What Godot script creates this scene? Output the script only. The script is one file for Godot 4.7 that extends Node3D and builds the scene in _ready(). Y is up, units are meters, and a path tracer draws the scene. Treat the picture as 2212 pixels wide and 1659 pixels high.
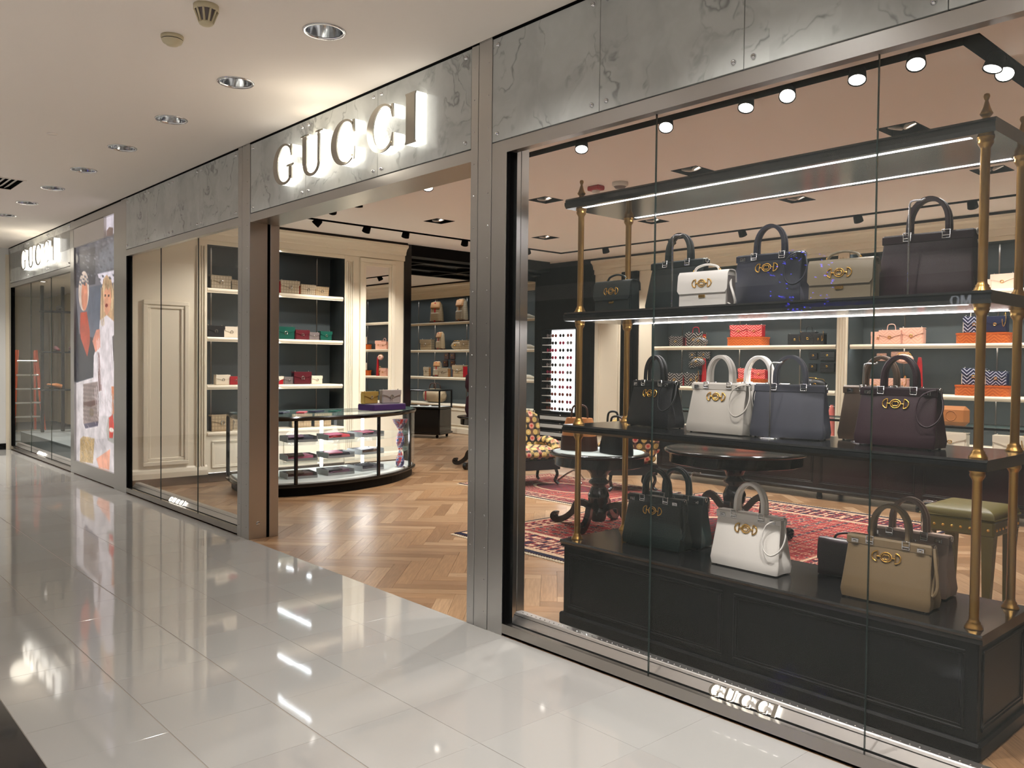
extends Node3D
# A luxury handbag shop seen across a polished mall corridor. Shop front lies in z = 0, the shop behind it (z < 0), the corridor before it (z > 0).

var used := {}
var MT := {}
var cache := {}
var rng := RandomNumberGenerator.new()
var tone_noise := FastNoiseLite.new()
const XL := -10.07      # face of the shop's left wall
const ZB := -7.15       # face of the shop's back wall
const YC := 3.23        # shop ceiling
const YM := 3.31        # corridor ceiling

class MB:
	var s := SurfaceTool.new()
	func _init():
		s.begin(Mesh.PRIMITIVE_TRIANGLES)
	func tri(a: Vector3, b: Vector3, c: Vector3, g := -1):
		s.set_smooth_group(g)
		s.add_vertex(a)
		s.add_vertex(b)
		s.add_vertex(c)
	func quad(a: Vector3, b: Vector3, c: Vector3, d: Vector3, g := -1):
		tri(a, b, c, g)
		tri(a, c, d, g)
	func oq(a: Vector3, b: Vector3, c: Vector3, d: Vector3, o: Vector3, g := -1):
		if (b - a).cross(c - a).dot(o) > 0.0:
			quad(a, d, c, b, g)
		else:
			quad(a, b, c, d, g)
	func uvq(a: Vector3, b: Vector3, c: Vector3, d: Vector3):
		var p := [a, b, c, a, c, d]
		var t := [Vector2(0, 0), Vector2(1, 0), Vector2(1, 1), Vector2(0, 0), Vector2(1, 1), Vector2(0, 1)]
		for i in 6:
			s.set_smooth_group(-1)
			s.set_uv(t[i])
			s.add_vertex(p[i])
	func box(c: Vector3, z: Vector3, b := Basis()) -> MB:
		var ax := [b.x * z.x * 0.5, b.y * z.y * 0.5, b.z * z.z * 0.5]
		for k in 3:
			var u: Vector3 = ax[(k + 1) % 3]
			var v: Vector3 = ax[(k + 2) % 3]
			for q in [-1.0, 1.0]:
				var n: Vector3 = ax[k] * q
				oq(c + n - u - v, c + n + u - v, c + n + u + v, c + n - u + v, n)
		return self
	func span(a: Vector3, b: Vector3) -> MB:
		return box((a + b) * 0.5, (b - a).abs())
	func cb(c: Vector3, z: Vector3, ch := 0.005, b := Basis()) -> MB:
		var h := z * 0.5
		ch = minf(ch, minf(h.x, minf(h.y, h.z)) * 0.9)
		var p := func(x: float, y: float, w: float, k: int) -> Vector3:
			var sg := Vector3(x, y, w)
			var r := Vector3.ZERO
			for i in 3:
				r[i] = sg[i] * (h[i] if i == k else h[i] - ch)
			return c + b * r
		for k in 3:
			var i := (k + 1) % 3
			var j := (k + 2) % 3
			for q in [-1.0, 1.0]:
				var v := []
				for e in [[-1, -1], [1, -1], [1, 1], [-1, 1]]:
					var sg := Vector3.ZERO
					sg[k] = q
					sg[i] = e[0]
					sg[j] = e[1]
					v.append(p.call(sg.x, sg.y, sg.z, k))
				var o := Vector3.ZERO
				o[k] = q
				oq(v[0], v[1], v[2], v[3], b * o)
			for e in [[-1, -1], [1, -1], [1, 1], [-1, 1]]:
				var lo := Vector3.ZERO
				lo[i] = e[0]
				lo[j] = e[1]
				var hi := lo
				lo[k] = -1
				hi[k] = 1
				var o2 := Vector3.ZERO
				o2[i] = e[0]
				o2[j] = e[1]
				oq(p.call(lo.x, lo.y, lo.z, i), p.call(hi.x, hi.y, hi.z, i), p.call(hi.x, hi.y, hi.z, j), p.call(lo.x, lo.y, lo.z, j), b * o2)
		for x in [-1.0, 1.0]:
			for y in [-1.0, 1.0]:
				for w in [-1.0, 1.0]:
					var A: Vector3 = p.call(x, y, w, 0)
					var B: Vector3 = p.call(x, y, w, 1)
					var C2: Vector3 = p.call(x, y, w, 2)
					if (B - A).cross(C2 - A).dot(b * Vector3(x, y, w)) > 0.0:
						tri(A, C2, B)
					else:
						tri(A, B, C2)
		return self
	func lathe(pr: Array, seg := 16, o := Vector3.ZERO, b := Basis(), crisp := false, a0 := 0.0, a1 := TAU) -> MB:
		for i in pr.size() - 1:
			var g := 1 + i if crisp else 1
			for k in seg:
				var t0 := a0 + (a1 - a0) * k / seg
				var t1 := a0 + (a1 - a0) * (k + 1) / seg
				if k == seg - 1 and is_equal_approx(a1 - a0, TAU):
					t1 = a0
				var p := func(r: float, y: float, t: float) -> Vector3: return o + b * Vector3(r * cos(t), y, r * sin(t))
				var A: Vector3 = p.call(pr[i][0], pr[i][1], t0)
				var B: Vector3 = p.call(pr[i][0], pr[i][1], t1)
				var D: Vector3 = p.call(pr[i + 1][0], pr[i + 1][1], t0)
				var E: Vector3 = p.call(pr[i + 1][0], pr[i + 1][1], t1)
				if pr[i][0] < 1e-5:
					tri(A, E, D, g)
				elif pr[i + 1][0] < 1e-5:
					tri(A, B, D, g)
				else:
					quad(A, B, E, D, g)
		return self
	func tube(path: Array, r: float, seg := 6, closed := false, flat := 1.0) -> MB:
		var n := path.size()
		var rings := []
		var side := Vector3.ZERO
		for i in n:
			var t: Vector3
			if closed:
				t = path[(i + 1) % n] - path[(i + n - 1) % n]
			else:
				t = path[mini(i + 1, n - 1)] - path[maxi(i - 1, 0)]
			t = t.normalized()
			if side == Vector3.ZERO:
				side = t.cross(Vector3.UP)
				if side.length() < 0.2:
					side = t.cross(Vector3.BACK)
			side = (side - t * side.dot(t)).normalized()
			var up := t.cross(side)
			var ring := []
			for k in seg:
				var a := TAU * k / seg
				ring.append(path[i] + (side * cos(a) + up * sin(a) * flat) * r)
			rings.append(ring)
		var m := n if closed else n - 1
		for i in m:
			var A: Array = rings[i]
			var B: Array = rings[(i + 1) % n]
			for k in seg:
				var k2 := (k + 1) % seg
				oq(A[k], A[k2], B[k2], B[k], A[k] + A[k2] - path[i] * 2.0, 1)
		if not closed:
			for k in range(1, seg - 1):
				var r0: Array = rings[0]
				var r1: Array = rings[n - 1]
				tri(r0[0], r0[k], r0[k + 1])
				tri(r1[0], r1[k + 1], r1[k])
		return self
	# prof: closed outline in (side, normal) carried along a path; the side vector stays the same
	func sweep(path: Array, prof: Array, side: Vector3, closed := false) -> MB:
		var n := path.size()
		var rings := []
		for i in n:
			var t: Vector3
			if closed:
				t = path[(i + 1) % n] - path[(i + n - 1) % n]
			else:
				t = path[mini(i + 1, n - 1)] - path[maxi(i - 1, 0)]
			var nn := side.cross(t.normalized()).normalized()
			var ring := []
			for q in prof:
				ring.append(path[i] + side * q.x + nn * q.y)
			rings.append(ring)
		loft(rings, closed, -2)
		return self
	# rings of points; g -2: a smooth group for each column
	func loft(rings: Array, closed := false, g := 1, caps := true) -> MB:
		var n := rings.size()
		var m: int = rings[0].size()
		for i in (n if closed else n - 1):
			var A: Array = rings[i]
			var B: Array = rings[(i + 1) % n]
			var c := Vector3.ZERO
			for q in A:
				c += q
			for q in B:
				c += q
			c /= 2.0 * m
			for k in m:
				var k2 := (k + 1) % m
				var mid: Vector3 = (A[k] + A[k2] + B[k] + B[k2]) * 0.25
				oq(A[k], A[k2], B[k2], B[k], mid - c, (k + 1) if g == -2 else g)
		if caps and not closed:
			for e in [[0, 1], [n - 1, n - 2]]:
				var R: Array = rings[e[0]]
				var o: Vector3 = R[0] - rings[e[1]][0]
				var c2 := Vector3.ZERO
				for q in R:
					c2 += q
				c2 /= m
				for k in m:
					var a: Vector3 = R[k]
					var b: Vector3 = R[(k + 1) % m]
					if (a - c2).cross(b - c2).dot(o) > 0.0:
						tri(c2, b, a)
					else:
						tri(c2, a, b)
		return self
	# flat outline in x, y pushed from z0 to z1
	func ext(poly: Array, z0: float, z1: float, xf := Transform3D(), smooth := false) -> MB:
		var pv := PackedVector2Array(poly)
		var id := Geometry2D.triangulate_polygon(pv)
		for zz in [z0, z1]:
			var o := xf.basis * Vector3(0, 0, signf(zz - (z0 + z1) * 0.5))
			for i in range(0, id.size(), 3):
				var v := []
				for k in 3:
					v.append(xf * Vector3(pv[id[i + k]].x, pv[id[i + k]].y, zz))
				if (v[1] - v[0]).cross(v[2] - v[0]).dot(o) > 0.0:
					tri(v[0], v[2], v[1])
				else:
					tri(v[0], v[1], v[2])
		var cw := Geometry2D.is_polygon_clockwise(pv)
		for i in pv.size():
			var a := pv[i]
			var b := pv[(i + 1) % pv.size()]
			var nn := Vector3(b.y - a.y, a.x - b.x, 0) * (-1.0 if cw else 1.0)
			oq(xf * Vector3(a.x, a.y, z0), xf * Vector3(b.x, b.y, z0), xf * Vector3(b.x, b.y, z1), xf * Vector3(a.x, a.y, z1), xf.basis * nn, 1 if smooth else -1)
		return self
	func mesh() -> ArrayMesh:
		s.generate_normals()
		s.index()
		return s.commit()

# ------------------------------------------------------------------ nodes
func numbered(n: String) -> String:
	var k: int = used.get(n, 0)
	used[n] = k + 1
	return n if k == 0 else "%s_%03d" % [n, k]

func V(x: float, y: float, z: float) -> Vector3:
	return Vector3(x, y, z)

func rb(o: Vector3, r: Vector3) -> Transform3D:
	return Transform3D(Basis.from_euler(r), o)

func part(called: String, shape, mat, parent: Node, at := Vector3.ZERO, rot := Vector3.ZERO, sc := Vector3.ONE) -> MeshInstance3D:
	var o := MeshInstance3D.new()
	o.name = called
	o.mesh = shape.mesh() if shape is MB else shape
	o.material_override = MT[mat] if mat is String else mat
	o.position = at
	o.rotation = rot
	o.scale = sc
	parent.add_child(o, true)
	return o

func thing(called: String, label: String, cat: String, at := Vector3.ZERO, turn := 0.0, group := "") -> Node3D:
	var o := Node3D.new()
	o.name = numbered(called)
	add_child(o)
	o.position = at
	o.rotation.y = turn
	o.set_meta("label", label)
	o.set_meta("category", cat)
	if group:
		o.set_meta("group", group)
	return o

func solo(called: String, shape, mat, label: String, cat: String, at := Vector3.ZERO, turn := 0.0, group := "") -> MeshInstance3D:
	var o := part(numbered(called), shape, mat, self, at, V(0, turn, 0))
	o.set_meta("label", label)
	o.set_meta("category", cat)
	if group:
		o.set_meta("group", group)
	return o

func struct(called: String, label := "") -> Node3D:
	var o := Node3D.new()
	o.name = called
	add_child(o)
	o.set_meta("kind", "structure")
	if label:
		o.set_meta("label", label)
	return o

func struct_mesh(called: String, shape, mat, label := "") -> MeshInstance3D:
	var o := part(called, shape, mat, self)
	o.set_meta("kind", "structure")
	if label:
		o.set_meta("label", label)
	return o

func spot(at: Vector3, to: Vector3, energy: float, angle := 45.0, col := Color(1, 0.93, 0.84), size := 0.05, parent: Node = self):
	var l := SpotLight3D.new()
	l.name = "spot_beam"
	l.light_color = col
	l.light_energy = energy
	l.spot_angle = angle
	l.spot_angle_attenuation = 1.0
	l.spot_range = 30
	l.spot_attenuation = 2
	l.light_size = size
	l.shadow_enabled = true
	parent.add_child(l, true)
	var up := Vector3.UP if absf((to - at).normalized().y) < 0.95 else Vector3.RIGHT
	l.look_at_from_position(at, to, up)

func area(at: Vector3, to: Vector3, w: float, h: float, energy: float, col := Color(1, 0.98, 0.97)):
	var l := AreaLight3D.new()
	l.name = "strip_glow"
	l.light_color = col
	l.light_energy = energy
	l.area_size = Vector2(w, h)
	l.area_normalize_energy = true
	l.area_range = 30
	l.area_attenuation = 2
	l.shadow_enabled = true
	add_child(l, true)
	var up := Vector3.FORWARD if absf((to - at).normalized().y) > 0.7 else Vector3.UP
	l.look_at_from_position(at, to, up)

func smooth(pts: Array, n := 6, closed := false) -> Array:
	var r := []
	var m := pts.size()
	for i in (m if closed else m - 1):
		var a: Vector3
		var d: Vector3
		if closed:
			a = pts[(i + m - 1) % m]
			d = pts[(i + 2) % m]
		else:
			a = pts[maxi(i - 1, 0)]
			d = pts[mini(i + 2, m - 1)]
		for k in n:
			r.append(pts[i].cubic_interpolate(pts[(i + 1) % m], a, d, float(k) / n))
	if not closed:
		r.append(pts[m - 1])
	return r

func rect(w: float, h: float) -> Array:
	return [Vector2(-w, -h), Vector2(w, -h), Vector2(w, h), Vector2(-w, h)]

func ring_path(rx: float, ry: float, n := 16, a0 := 0.0, a1 := TAU, c := Vector3.ZERO) -> Array:
	var r := []
	var full := is_equal_approx(a1 - a0, TAU)
	for i in (n if full else n + 1):
		var a := a0 + (a1 - a0) * i / n
		r.append(c + V(rx * cos(a), ry * sin(a), 0))
	return r

# ------------------------------------------------------------------ materials
func std(key: String, col: Color, rough := 0.5, metal := 0.0, spec := 0.5) -> StandardMaterial3D:
	var m := StandardMaterial3D.new()
	m.resource_name = key
	m.albedo_color = col
	m.roughness = rough
	m.metallic = metal
	m.metallic_specular = spec
	MT[key] = m
	return m

func glow(key: String, col: Color, energy: float) -> StandardMaterial3D:
	var m := std(key, col, 0.5)
	m.emission_enabled = true
	m.emission = col
	m.emission_energy_multiplier = energy
	return m

func noise(sd: int, freq: float, oct := 4, ridged := false) -> FastNoiseLite:
	var n := FastNoiseLite.new()
	n.seed = sd
	n.noise_type = FastNoiseLite.TYPE_SIMPLEX_SMOOTH
	n.frequency = freq
	n.fractal_octaves = oct
	n.fractal_type = FastNoiseLite.FRACTAL_RIDGED if ridged else FastNoiseLite.FRACTAL_FBM
	return n

func tex(im: Image) -> ImageTexture:
	return ImageTexture.create_from_image(im)

func tri_map(m: StandardMaterial3D, sc: float, world := false):
	m.uv1_triplanar = true
	m.uv1_world_triplanar = world
	m.uv1_scale = Vector3(sc, sc, sc)

func grain_bump(m: StandardMaterial3D, im: Texture2D, depth: float):
	m.heightmap_enabled = true
	m.heightmap_texture = im
	m.heightmap_scale = depth

func fill_poly(im: Image, pts: Array, col: Color, jitter := 0.0):
	var w := im.get_width()
	var h := im.get_height()
	var pv := PackedVector2Array()
	var lo := Vector2(1e9, 1e9)
	var hi := -lo
	for p in pts:
		var q := Vector2(p[0] * w, p[1] * h)
		pv.append(q)
		lo = lo.min(q)
		hi = hi.max(q)
	for y in range(maxi(0, int(lo.y)), mini(h, int(hi.y) + 1)):
		for x in range(maxi(0, int(lo.x)), mini(w, int(hi.x) + 1)):
			if Geometry2D.is_point_in_polygon(Vector2(x, y), pv):
				var k := 1.0 + rng.randf_range(-jitter, jitter) + 0.18 * tone_noise.get_noise_2d(x, y)
				im.set_pixel(x, y, Color(col.r * k, col.g * k, col.b * k))

func oval(cx: float, cy: float, rx: float, ry: float, n := 24) -> Array:
	var r := []
	for i in n:
		r.append([cx + rx * cos(TAU * i / n), cy + ry * sin(TAU * i / n)])
	return r

func make_materials():
	rng.seed = 7
	# corridor
	var lw := tex(noise(3, 0.03, 3).get_image(256, 256))
	std("tile", Color("a09f9c"), 0.05, 0.0, 0.62)
	std("tile_b", Color("9e9c99"), 0.05, 0.0, 0.62)
	std("grout", Color("8f8880"), 0.7)
	std("black_stone", Color("0c0c0d"), 0.06)
	std("pale_tile", Color("d8d6d2"), 0.1)
	std("opposite_grey", Color("42403d"), 0.5)
	std("plaster", Color("f0e8df"), 0.9, 0.0, 0.2)
	std("shop_plaster", Color("efe9e4"), 0.9, 0.0, 0.2)
	std("white_wall", Color("dddddb"), 0.6)
	std("black_paint", Color("0b0b0c"), 0.35)
	std("matt_black", Color("050505"), 0.85, 0.0, 0.2)
	std("dark_gap", Color("1a130e"), 0.8)
	# metals
	var st := std("steel", Color("c0bfbd"), 0.3, 1.0)
	var im := Image.create(64, 512, false, Image.FORMAT_L8)
	var nz := noise(11, 0.4, 2)
	for y in 512:
		for x in 64:
			im.set_pixel(x, y, Color.from_hsv(0, 0, 0.5 + 0.35 * nz.get_noise_2d(x * 0.9, y * 0.012)))
	grain_bump(st, tex(im), 0.02)
	tri_map(st, 2.0, true)
	std("steel_smooth", Color("a7a29c"), 0.24, 1.0)
	std("chrome", Color("d4d4d6"), 0.07, 1.0)
	std("gold", Color("e2b457"), 0.16, 1.0)
	std("silver", Color("b9b6ae"), 0.2, 1.0)
	var br := std("brass", Color("a8834a"), 0.3, 1.0)
	var bn := tex(noise(5, 0.06, 4).get_image(128, 128))
	grain_bump(br, bn, 0.05)
	tri_map(br, 6.0)
	std("mirror", Color("e4e4e2"), 0.01, 1.0)
	std("reflector", Color("dfe2e6"), 0.12, 1.0)
	# glass
	for g in [["glass", Color(0.9, 0.95, 0.93, 0.01)], ["glass_shelf", Color(0.75, 0.9, 0.86, 0.12)]]:
		var m := std(g[0], g[1], 0.0)
		m.transparency = BaseMaterial3D.TRANSPARENCY_ALPHA
		m.metallic_specular = 0.25
	std("glass_edge", Color("2c3836"), 0.08)
	# joinery
	std("cream", Color("e6dcc6"), 0.45)
	std("cream_shelf", Color("e9dcc4"), 0.4)
	std("slate", Color("363d3e"), 0.75)
	var lq := std("lacquer", Color("101011"), 0.14, 0.0, 0.5)
	std("lacquer_matt", Color("0b0b0b"), 0.45, 0.0, 0.22)
	std("dark_wood", Color("120e0c"), 0.3)
	std("case_lining", Color("c9cdcb"), 0.8)
	std("tray", Color("8e9091"), 0.8)
	std("grey_leather", Color("9aa4a2"), 0.6)
	std("carpet_grey", Color("6f7677"), 0.95)
	# marble
	var mi := Image.create(512, 512, false, Image.FORMAT_RGB8)
	var n1 := noise(21, 0.006, 5)
	var n2 := noise(22, 0.004, 4)
	var n3 := noise(23, 0.02, 5)
	var w2 := noise(24, 0.008, 4)
	for y in 512:
		for x in 512:
			var wx := x * 1.0 + 60.0 * w2.get_noise_2d(x, y)
			var wy := y * 1.0 + 60.0 * w2.get_noise_2d(x + 700, y)
			# repeat-free along the seam: blend with the wrapped sample
			var vein := absf(n1.get_noise_2d(wx * 1.2 + wy * 0.55, wy * 0.9 - wx * 0.3))
			var thin := pow(1.0 - clampf(vein * 11.0, 0.0, 1.0), 2.0) * clampf(0.3 + 2.2 * n2.get_noise_2d(x * 2.0, y * 2.0), 0.0, 1.0)
			var cl := 0.5 + 0.5 * n3.get_noise_2d(wx * 0.5, wy * 0.5)
			var v := 0.82 - 0.09 * cl - 0.2 * thin - 0.05 * clampf(n2.get_noise_2d(wx, wy) * 2.0, 0.0, 1.0)
			mi.set_pixel(x, y, Color(v * 0.985, v, v * 0.985))
	var mm := std("marble", Color(1, 1, 1), 0.2)
	mm.albedo_texture = tex(mi)
	tri_map(mm, 0.55, true)
	# oak boards, five tones, grain along the board
	var wi := Image.create(256, 256, false, Image.FORMAT_RGB8)
	var g1 := noise(31, 0.05, 4)
	for y in 256:
		for x in 256:
			var t := g1.get_noise_2d(x * 0.25, y * 3.2) * 0.5 + 0.25 * g1.get_noise_2d(x * 0.1 + 50, y * 9.0)
			var v := 0.86 + 0.24 * t
			wi.set_pixel(x, y, Color(v, v * (0.985 + 0.02 * t), v * (0.96 + 0.05 * t)))
	var wt := tex(wi)
	var tones := ["a98867", "9c7a5b", "b69675", "927051", "a6825f"]
	for i in 5:
		var m := std("oak_%d" % i, Color(tones[i]), 0.32)
		m.albedo_texture = wt
	var om := std("oak_mixed", Color(1, 1, 1), 0.32)
	om.albedo_texture = wt
	om.vertex_color_use_as_albedo = true
	# lamps
	glow("led", Color(1, 0.985, 1), 6.0)
	glow("led_soft", Color(1, 0.98, 0.97), 5.0)
	glow("bulb", Color(1, 0.97, 0.93), 12.0)
	glow("letter_light", Color(1, 0.98, 0.94), 2.4)
	glow("blue_bulb", Color(0.25, 0.25, 1.0), 70.0)
	glow("light_panel", Color(1, 1, 1), 1.6)
	glow("reflected_sign", Color(0.95, 0.97, 1), 6.0)
	# leathers
	var lb := tex(noise(41, 0.12, 3).get_image(256, 256))
	var lea := {"green": "16211f", "teal": "142a2b", "black": "0b0b0e", "white": "d9d5cf", "pale": "9b968e", "slate_blue": "36373f", "navy_grey": "212333", "burgundy": "241018", "brown": "4a382a", "taupe": "6c5b43", "stone": "756a57", "rose_taupe": "7a6557", "charcoal_green": "1b2425", "emerald": "0d4a3d", "wine": "541820", "red": "a01622", "ivory": "ded2bd", "grey": "6f6664", "tan": "a86d3e", "pink": "d8a795", "blush": "e3c3ae", "gold_leather": "b99a55", "silver_leather": "b8b4b4", "navy": "171c38", "orange": "c25a20", "olive": "5c521b", "violet": "2e1142", "chocolate": "3a1f14", "coral": "c9665a", "velvet_wine": "2b0a14", "strawberry": "c9505a"}
	for k in lea:
		var m := std(k, Color(lea[k]), 0.45, 0.0, 0.4)
		grain_bump(m, lb, 0.03)
		tri_map(m, 9.0)
	var cn := FastNoiseLite.new()
	cn.seed = 9
	cn.noise_type = FastNoiseLite.TYPE_CELLULAR
	cn.frequency = 0.045
	MT["green"].heightmap_texture = tex(cn.get_image(256, 256))
	MT["green"].heightmap_scale = 0.12
	MT["green"].roughness = 0.3
	std("ledge_steel", Color("cfccc9"), 0.36, 1.0)
	for k in ["gold_leather", "silver_leather"]:
		MT[k].metallic = 0.7
		MT[k].roughness = 0.3
	for k in ["violet", "velvet_wine"]:
		MT[k].roughness = 0.9
		MT[k].rim_enabled = true
		MT[k].rim = 0.15
	# woven monogram cloth: diamonds with a small motif
	var ci := Image.create(64, 64, false, Image.FORMAT_RGB8)
	for y in 64:
		for x in 64:
			var u := fposmod(x + y, 32.0) - 16.0
			var v := fposmod(x - y, 32.0) - 16.0
			var c := Color("b3a48a")
			if absf(u) < 1.6 or absf(v) < 1.6:
				c = Color("6d5c46")
			var cx := fposmod(x, 32.0) - 16.0
			var cy := fposmod(y, 32.0) - 16.0
			var rr := Vector2(cx, cy).length()
			if absf(rr - 5.0) < 1.6:
				c = Color("63523d")
			ci.set_pixel(x, y, c)
	var ct := tex(ci)
	for a in [["canvas", Color(1, 1, 1)], ["canvas_pale", Color(1.0, 0.96, 0.9)], ["canvas_tan", Color(1.0, 0.8, 0.6)]]:
		var m := std(a[0], a[1], 0.6)
		m.albedo_texture = ct
		tri_map(m, 14.0)
	# quilted chevrons
	for a in [["quilt_black", "141416", "3a3a3e"], ["quilt_navy", "161b38", "cfd2dc"], ["quilt_red", "b8323c", "e8b49a"], ["quilt_pink", "dba993", "b9806b"], ["quilt_striped", "19181a", "b8b0a8"], ["quilt_orange", "b9541c", "d8782e"]]:
		var qi := Image.create(64, 64, false, Image.FORMAT_RGB8)
		for y in 64:
			for x in 64:
				var k := fposmod(y + absf(x - 32.0) * 0.8, 16.0)
				qi.set_pixel(x, y, Color(a[2]) if k < (2.0 if a[0] in ["quilt_black", "quilt_pink"] else 4.0) else Color(a[1]))
		var m := std(a[0], Color(1, 1, 1), 0.45)
		m.albedo_texture = tex(qi)
		tri_map(m, 7.0)
	# chair cloth: dark net with round motifs
	var hi := Image.create(128, 128, false, Image.FORMAT_RGB8)
	for y in 128:
		for x in 128:
			var best := 1e9
			var id := 0
			var bd := Vector2.ZERO
			for r in range(-1, 5):
				for q in range(-1, 4):
					var c := Vector2(q * 42.67 + (21.33 if posmod(r, 2) == 1 else 0.0), r * 32.0)
					var d := Vector2(x, y) - c
					if d.length() < best:
						best = d.length()
						id = posmod(q + posmod(r, 2) * 2, 3)
						bd = d
			var col := Color("14100e")
			if best < 14.5:
				col = Color("c2a560") if id != 0 else Color("c58f7c")
				if id == 0 and (Vector2(absf(bd.x) - 3.0, bd.y + 2.0).length() < 4.6 or (bd.y > -1.0 and absf(bd.x) < 6.5 - bd.y * 0.8)):
					col = Color("b3282a")
				elif id == 1 and best < 6.0:
					col = Color("d8c183")
			hi.set_pixel(x, y, col)
	var hm := std("motif_cloth", Color(1, 1, 1), 0.85)
	hm.albedo_texture = tex(hi)
	tri_map(hm, 3.2)
	# oriental rug
	var ri := Image.create(768, 512, false, Image.FORMAT_RGB8)
	var rn := noise(51, 0.09, 3)
	var pal := [Color("742c2e"), Color("8a4840"), Color("282733"), Color("a68d74"), Color("5c2429"), Color("3f373b")]
	for y in 512:
		for x in 768:
			var e := minf(minf(x, 767 - x), minf(y, 511 - y)) * 0.5
			var mx := absf(fposmod(x, 48.0) - 24.0)
			var my := absf(fposmod(y, 32.0) - 16.0)
			var k := 0
			var f := rn.get_noise_2d(mx * 0.9 + floorf(x / 48.0) * 3.0, my * 0.9)
			if e < 4:
				k = 2
			elif e < 8:
				k = 3
			elif e < 34:
				k = 2 if f > 0.12 else (3 if f < -0.25 else 0)
			elif e < 38:
				k = 3
			else:
				var md := Vector2((x - 384) / 300.0, (y - 256) / 168.0).length()
				k = 0 if f > 0.05 else (1 if f > -0.18 else (3 if f > -0.34 else 2))
				if md < 0.55 and f < 0.25:
					k = 4 if f > -0.1 else 5
				if absf(md - 0.55) < 0.03:
					k = 3
			var c: Color = pal[k]
			var j := 1.0 + rng.randf_range(-0.22, 0.22)
			ri.set_pixel(x, y, Color(c.r * j, c.g * j, c.b * j))
	var rm := std("rug_pile", Color(1, 1, 1), 0.97, 0.0, 0.1)
	rm.albedo_texture = tex(ri)
	std("fringe", Color("cdbfa6"), 0.9)
	# the printed photograph in the light box
	var pi := Image.create(332, 600, false, Image.FORMAT_RGB8)
	tone_noise.seed = 4
	tone_noise.frequency = 0.02
	pi.fill(Color("6f6c74"))
	fill_poly(pi, [[0, 0], [1, 0], [1, 0.24], [0, 0.2]], Color("5c5a62"), 0.03)
	fill_poly(pi, [[0, 0.1], [0.5, 0.1], [0.5, 0.25], [0, 0.25]], Color("413f47"), 0.04)
	fill_poly(pi, [[0.589, 0.0], [1, 0.0], [1, 0.073], [0.913, 0.073], [0.631, 0.068]], Color("d5ccd6"))
	fill_poly(pi, [[0.45, 0.012], [0.6, 0.013], [0.589, 0.05], [0.525, 0.066], [0.45, 0.056]], Color("b0623e"), 0.08)
	fill_poly(pi, [[0.774, 0.051], [0.834, 0.04], [0.922, 0.049], [0.913, 0.077], [0.774, 0.072]], Color("6d5750"), 0.08)
	fill_poly(pi, [[0.6, 0.12], [0.95, 0.1], [1, 0.2], [0.6, 0.22]], Color("6d6f78"), 0.2)
	fill_poly(pi, [[0.546, 0.213], [1, 0.212], [1, 0.262], [0.651, 0.257]], Color("ddd4de"))
	fill_poly(pi, [[0.3, 0.26], [0.7, 0.26], [0.7, 0.5], [0.3, 0.5]], Color("59606f"), 0.06)
	fill_poly(pi, [[0.07, 0.45], [0.436, 0.47], [0.5, 0.529], [0.457, 0.66], [0.0, 0.68], [0.0, 0.3]], Color("141a2c"), 0.1)
	fill_poly(pi, [[0.0, 0.66], [1, 0.6], [1, 1], [0, 1]], Color("d2c8c8"), 0.03)
	fill_poly(pi, oval(0.2, 0.27, 0.14, 0.085), Color("d9c3b4"), 0.06)
	fill_poly(pi, oval(0.22, 0.29, 0.085, 0.065), Color("d88b6c"), 0.04)
	fill_poly(pi, [[0.107, 0.36], [0.281, 0.36], [0.359, 0.443], [0.36, 0.49], [0.291, 0.55], [0.118, 0.47], [0.094, 0.43]], Color("b5432c"), 0.08)
	fill_poly(pi, [[0.692, 0.24], [0.774, 0.224], [0.873, 0.246], [0.951, 0.313], [1, 0.361], [0.989, 0.407], [0.912, 0.43], [0.608, 0.43], [0.63, 0.314]], Color("c29a72"), 0.12)
	fill_poly(pi, [[0.764, 0.259], [0.843, 0.272], [0.893, 0.321], [0.833, 0.371], [0.773, 0.387], [0.702, 0.361], [0.692, 0.298]], Color("dd9a78"), 0.04)
	fill_poly(pi, oval(0.77, 0.345, 0.03, 0.007), Color("8a2a26"))
	fill_poly(pi, oval(0.74, 0.305, 0.02, 0.004), Color("3a2620"))
	fill_poly(pi, oval(0.82, 0.308, 0.02, 0.004), Color("3a2620"))
	fill_poly(pi, [[0.608, 0.401], [0.773, 0.383], [1, 0.421], [1, 0.777], [0.606, 0.789], [0.446, 0.647], [0.458, 0.543], [0.58, 0.48]], Color("e2d6d8"), 0.03)
	fill_poly(pi, [[0.9, 0.47], [0.97, 0.46], [0.98, 0.56], [0.93, 0.57]], Color("54494b"), 0.1)
	fill_poly(pi, [[0.425, 0.484], [0.523, 0.438], [0.608, 0.436], [0.618, 0.51], [0.5, 0.53]], Color("dd8f77"), 0.1)
	fill_poly(pi, [[0.544, 0.529], [0.597, 0.533], [0.649, 0.683], [0.586, 0.688]], Color("6b3a34"))
	fill_poly(pi, [[0.187, 0.665], [0.565, 0.649], [0.596, 0.74], [0.575, 0.818], [0.231, 0.848], [0.185, 0.831]], Color("8d7a75"), 0.2)
	fill_poly(pi, [[0.186, 0.743], [0.586, 0.723], [0.586, 0.737], [0.39, 0.756], [0.186, 0.754]], Color("4d211d"))
	fill_poly(pi, oval(0.4, 0.78, 0.06, 0.018), Color("6d5a44"))
	fill_poly(pi, [[0.2, 0.835], [0.57, 0.81], [0.56, 0.83], [0.24, 0.852]], Color("3c3550"))
	fill_poly(pi, [[0.882, 0.665], [0.96, 0.664], [0.959, 0.779], [0.891, 0.781]], Color("cf7a4c"))
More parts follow.
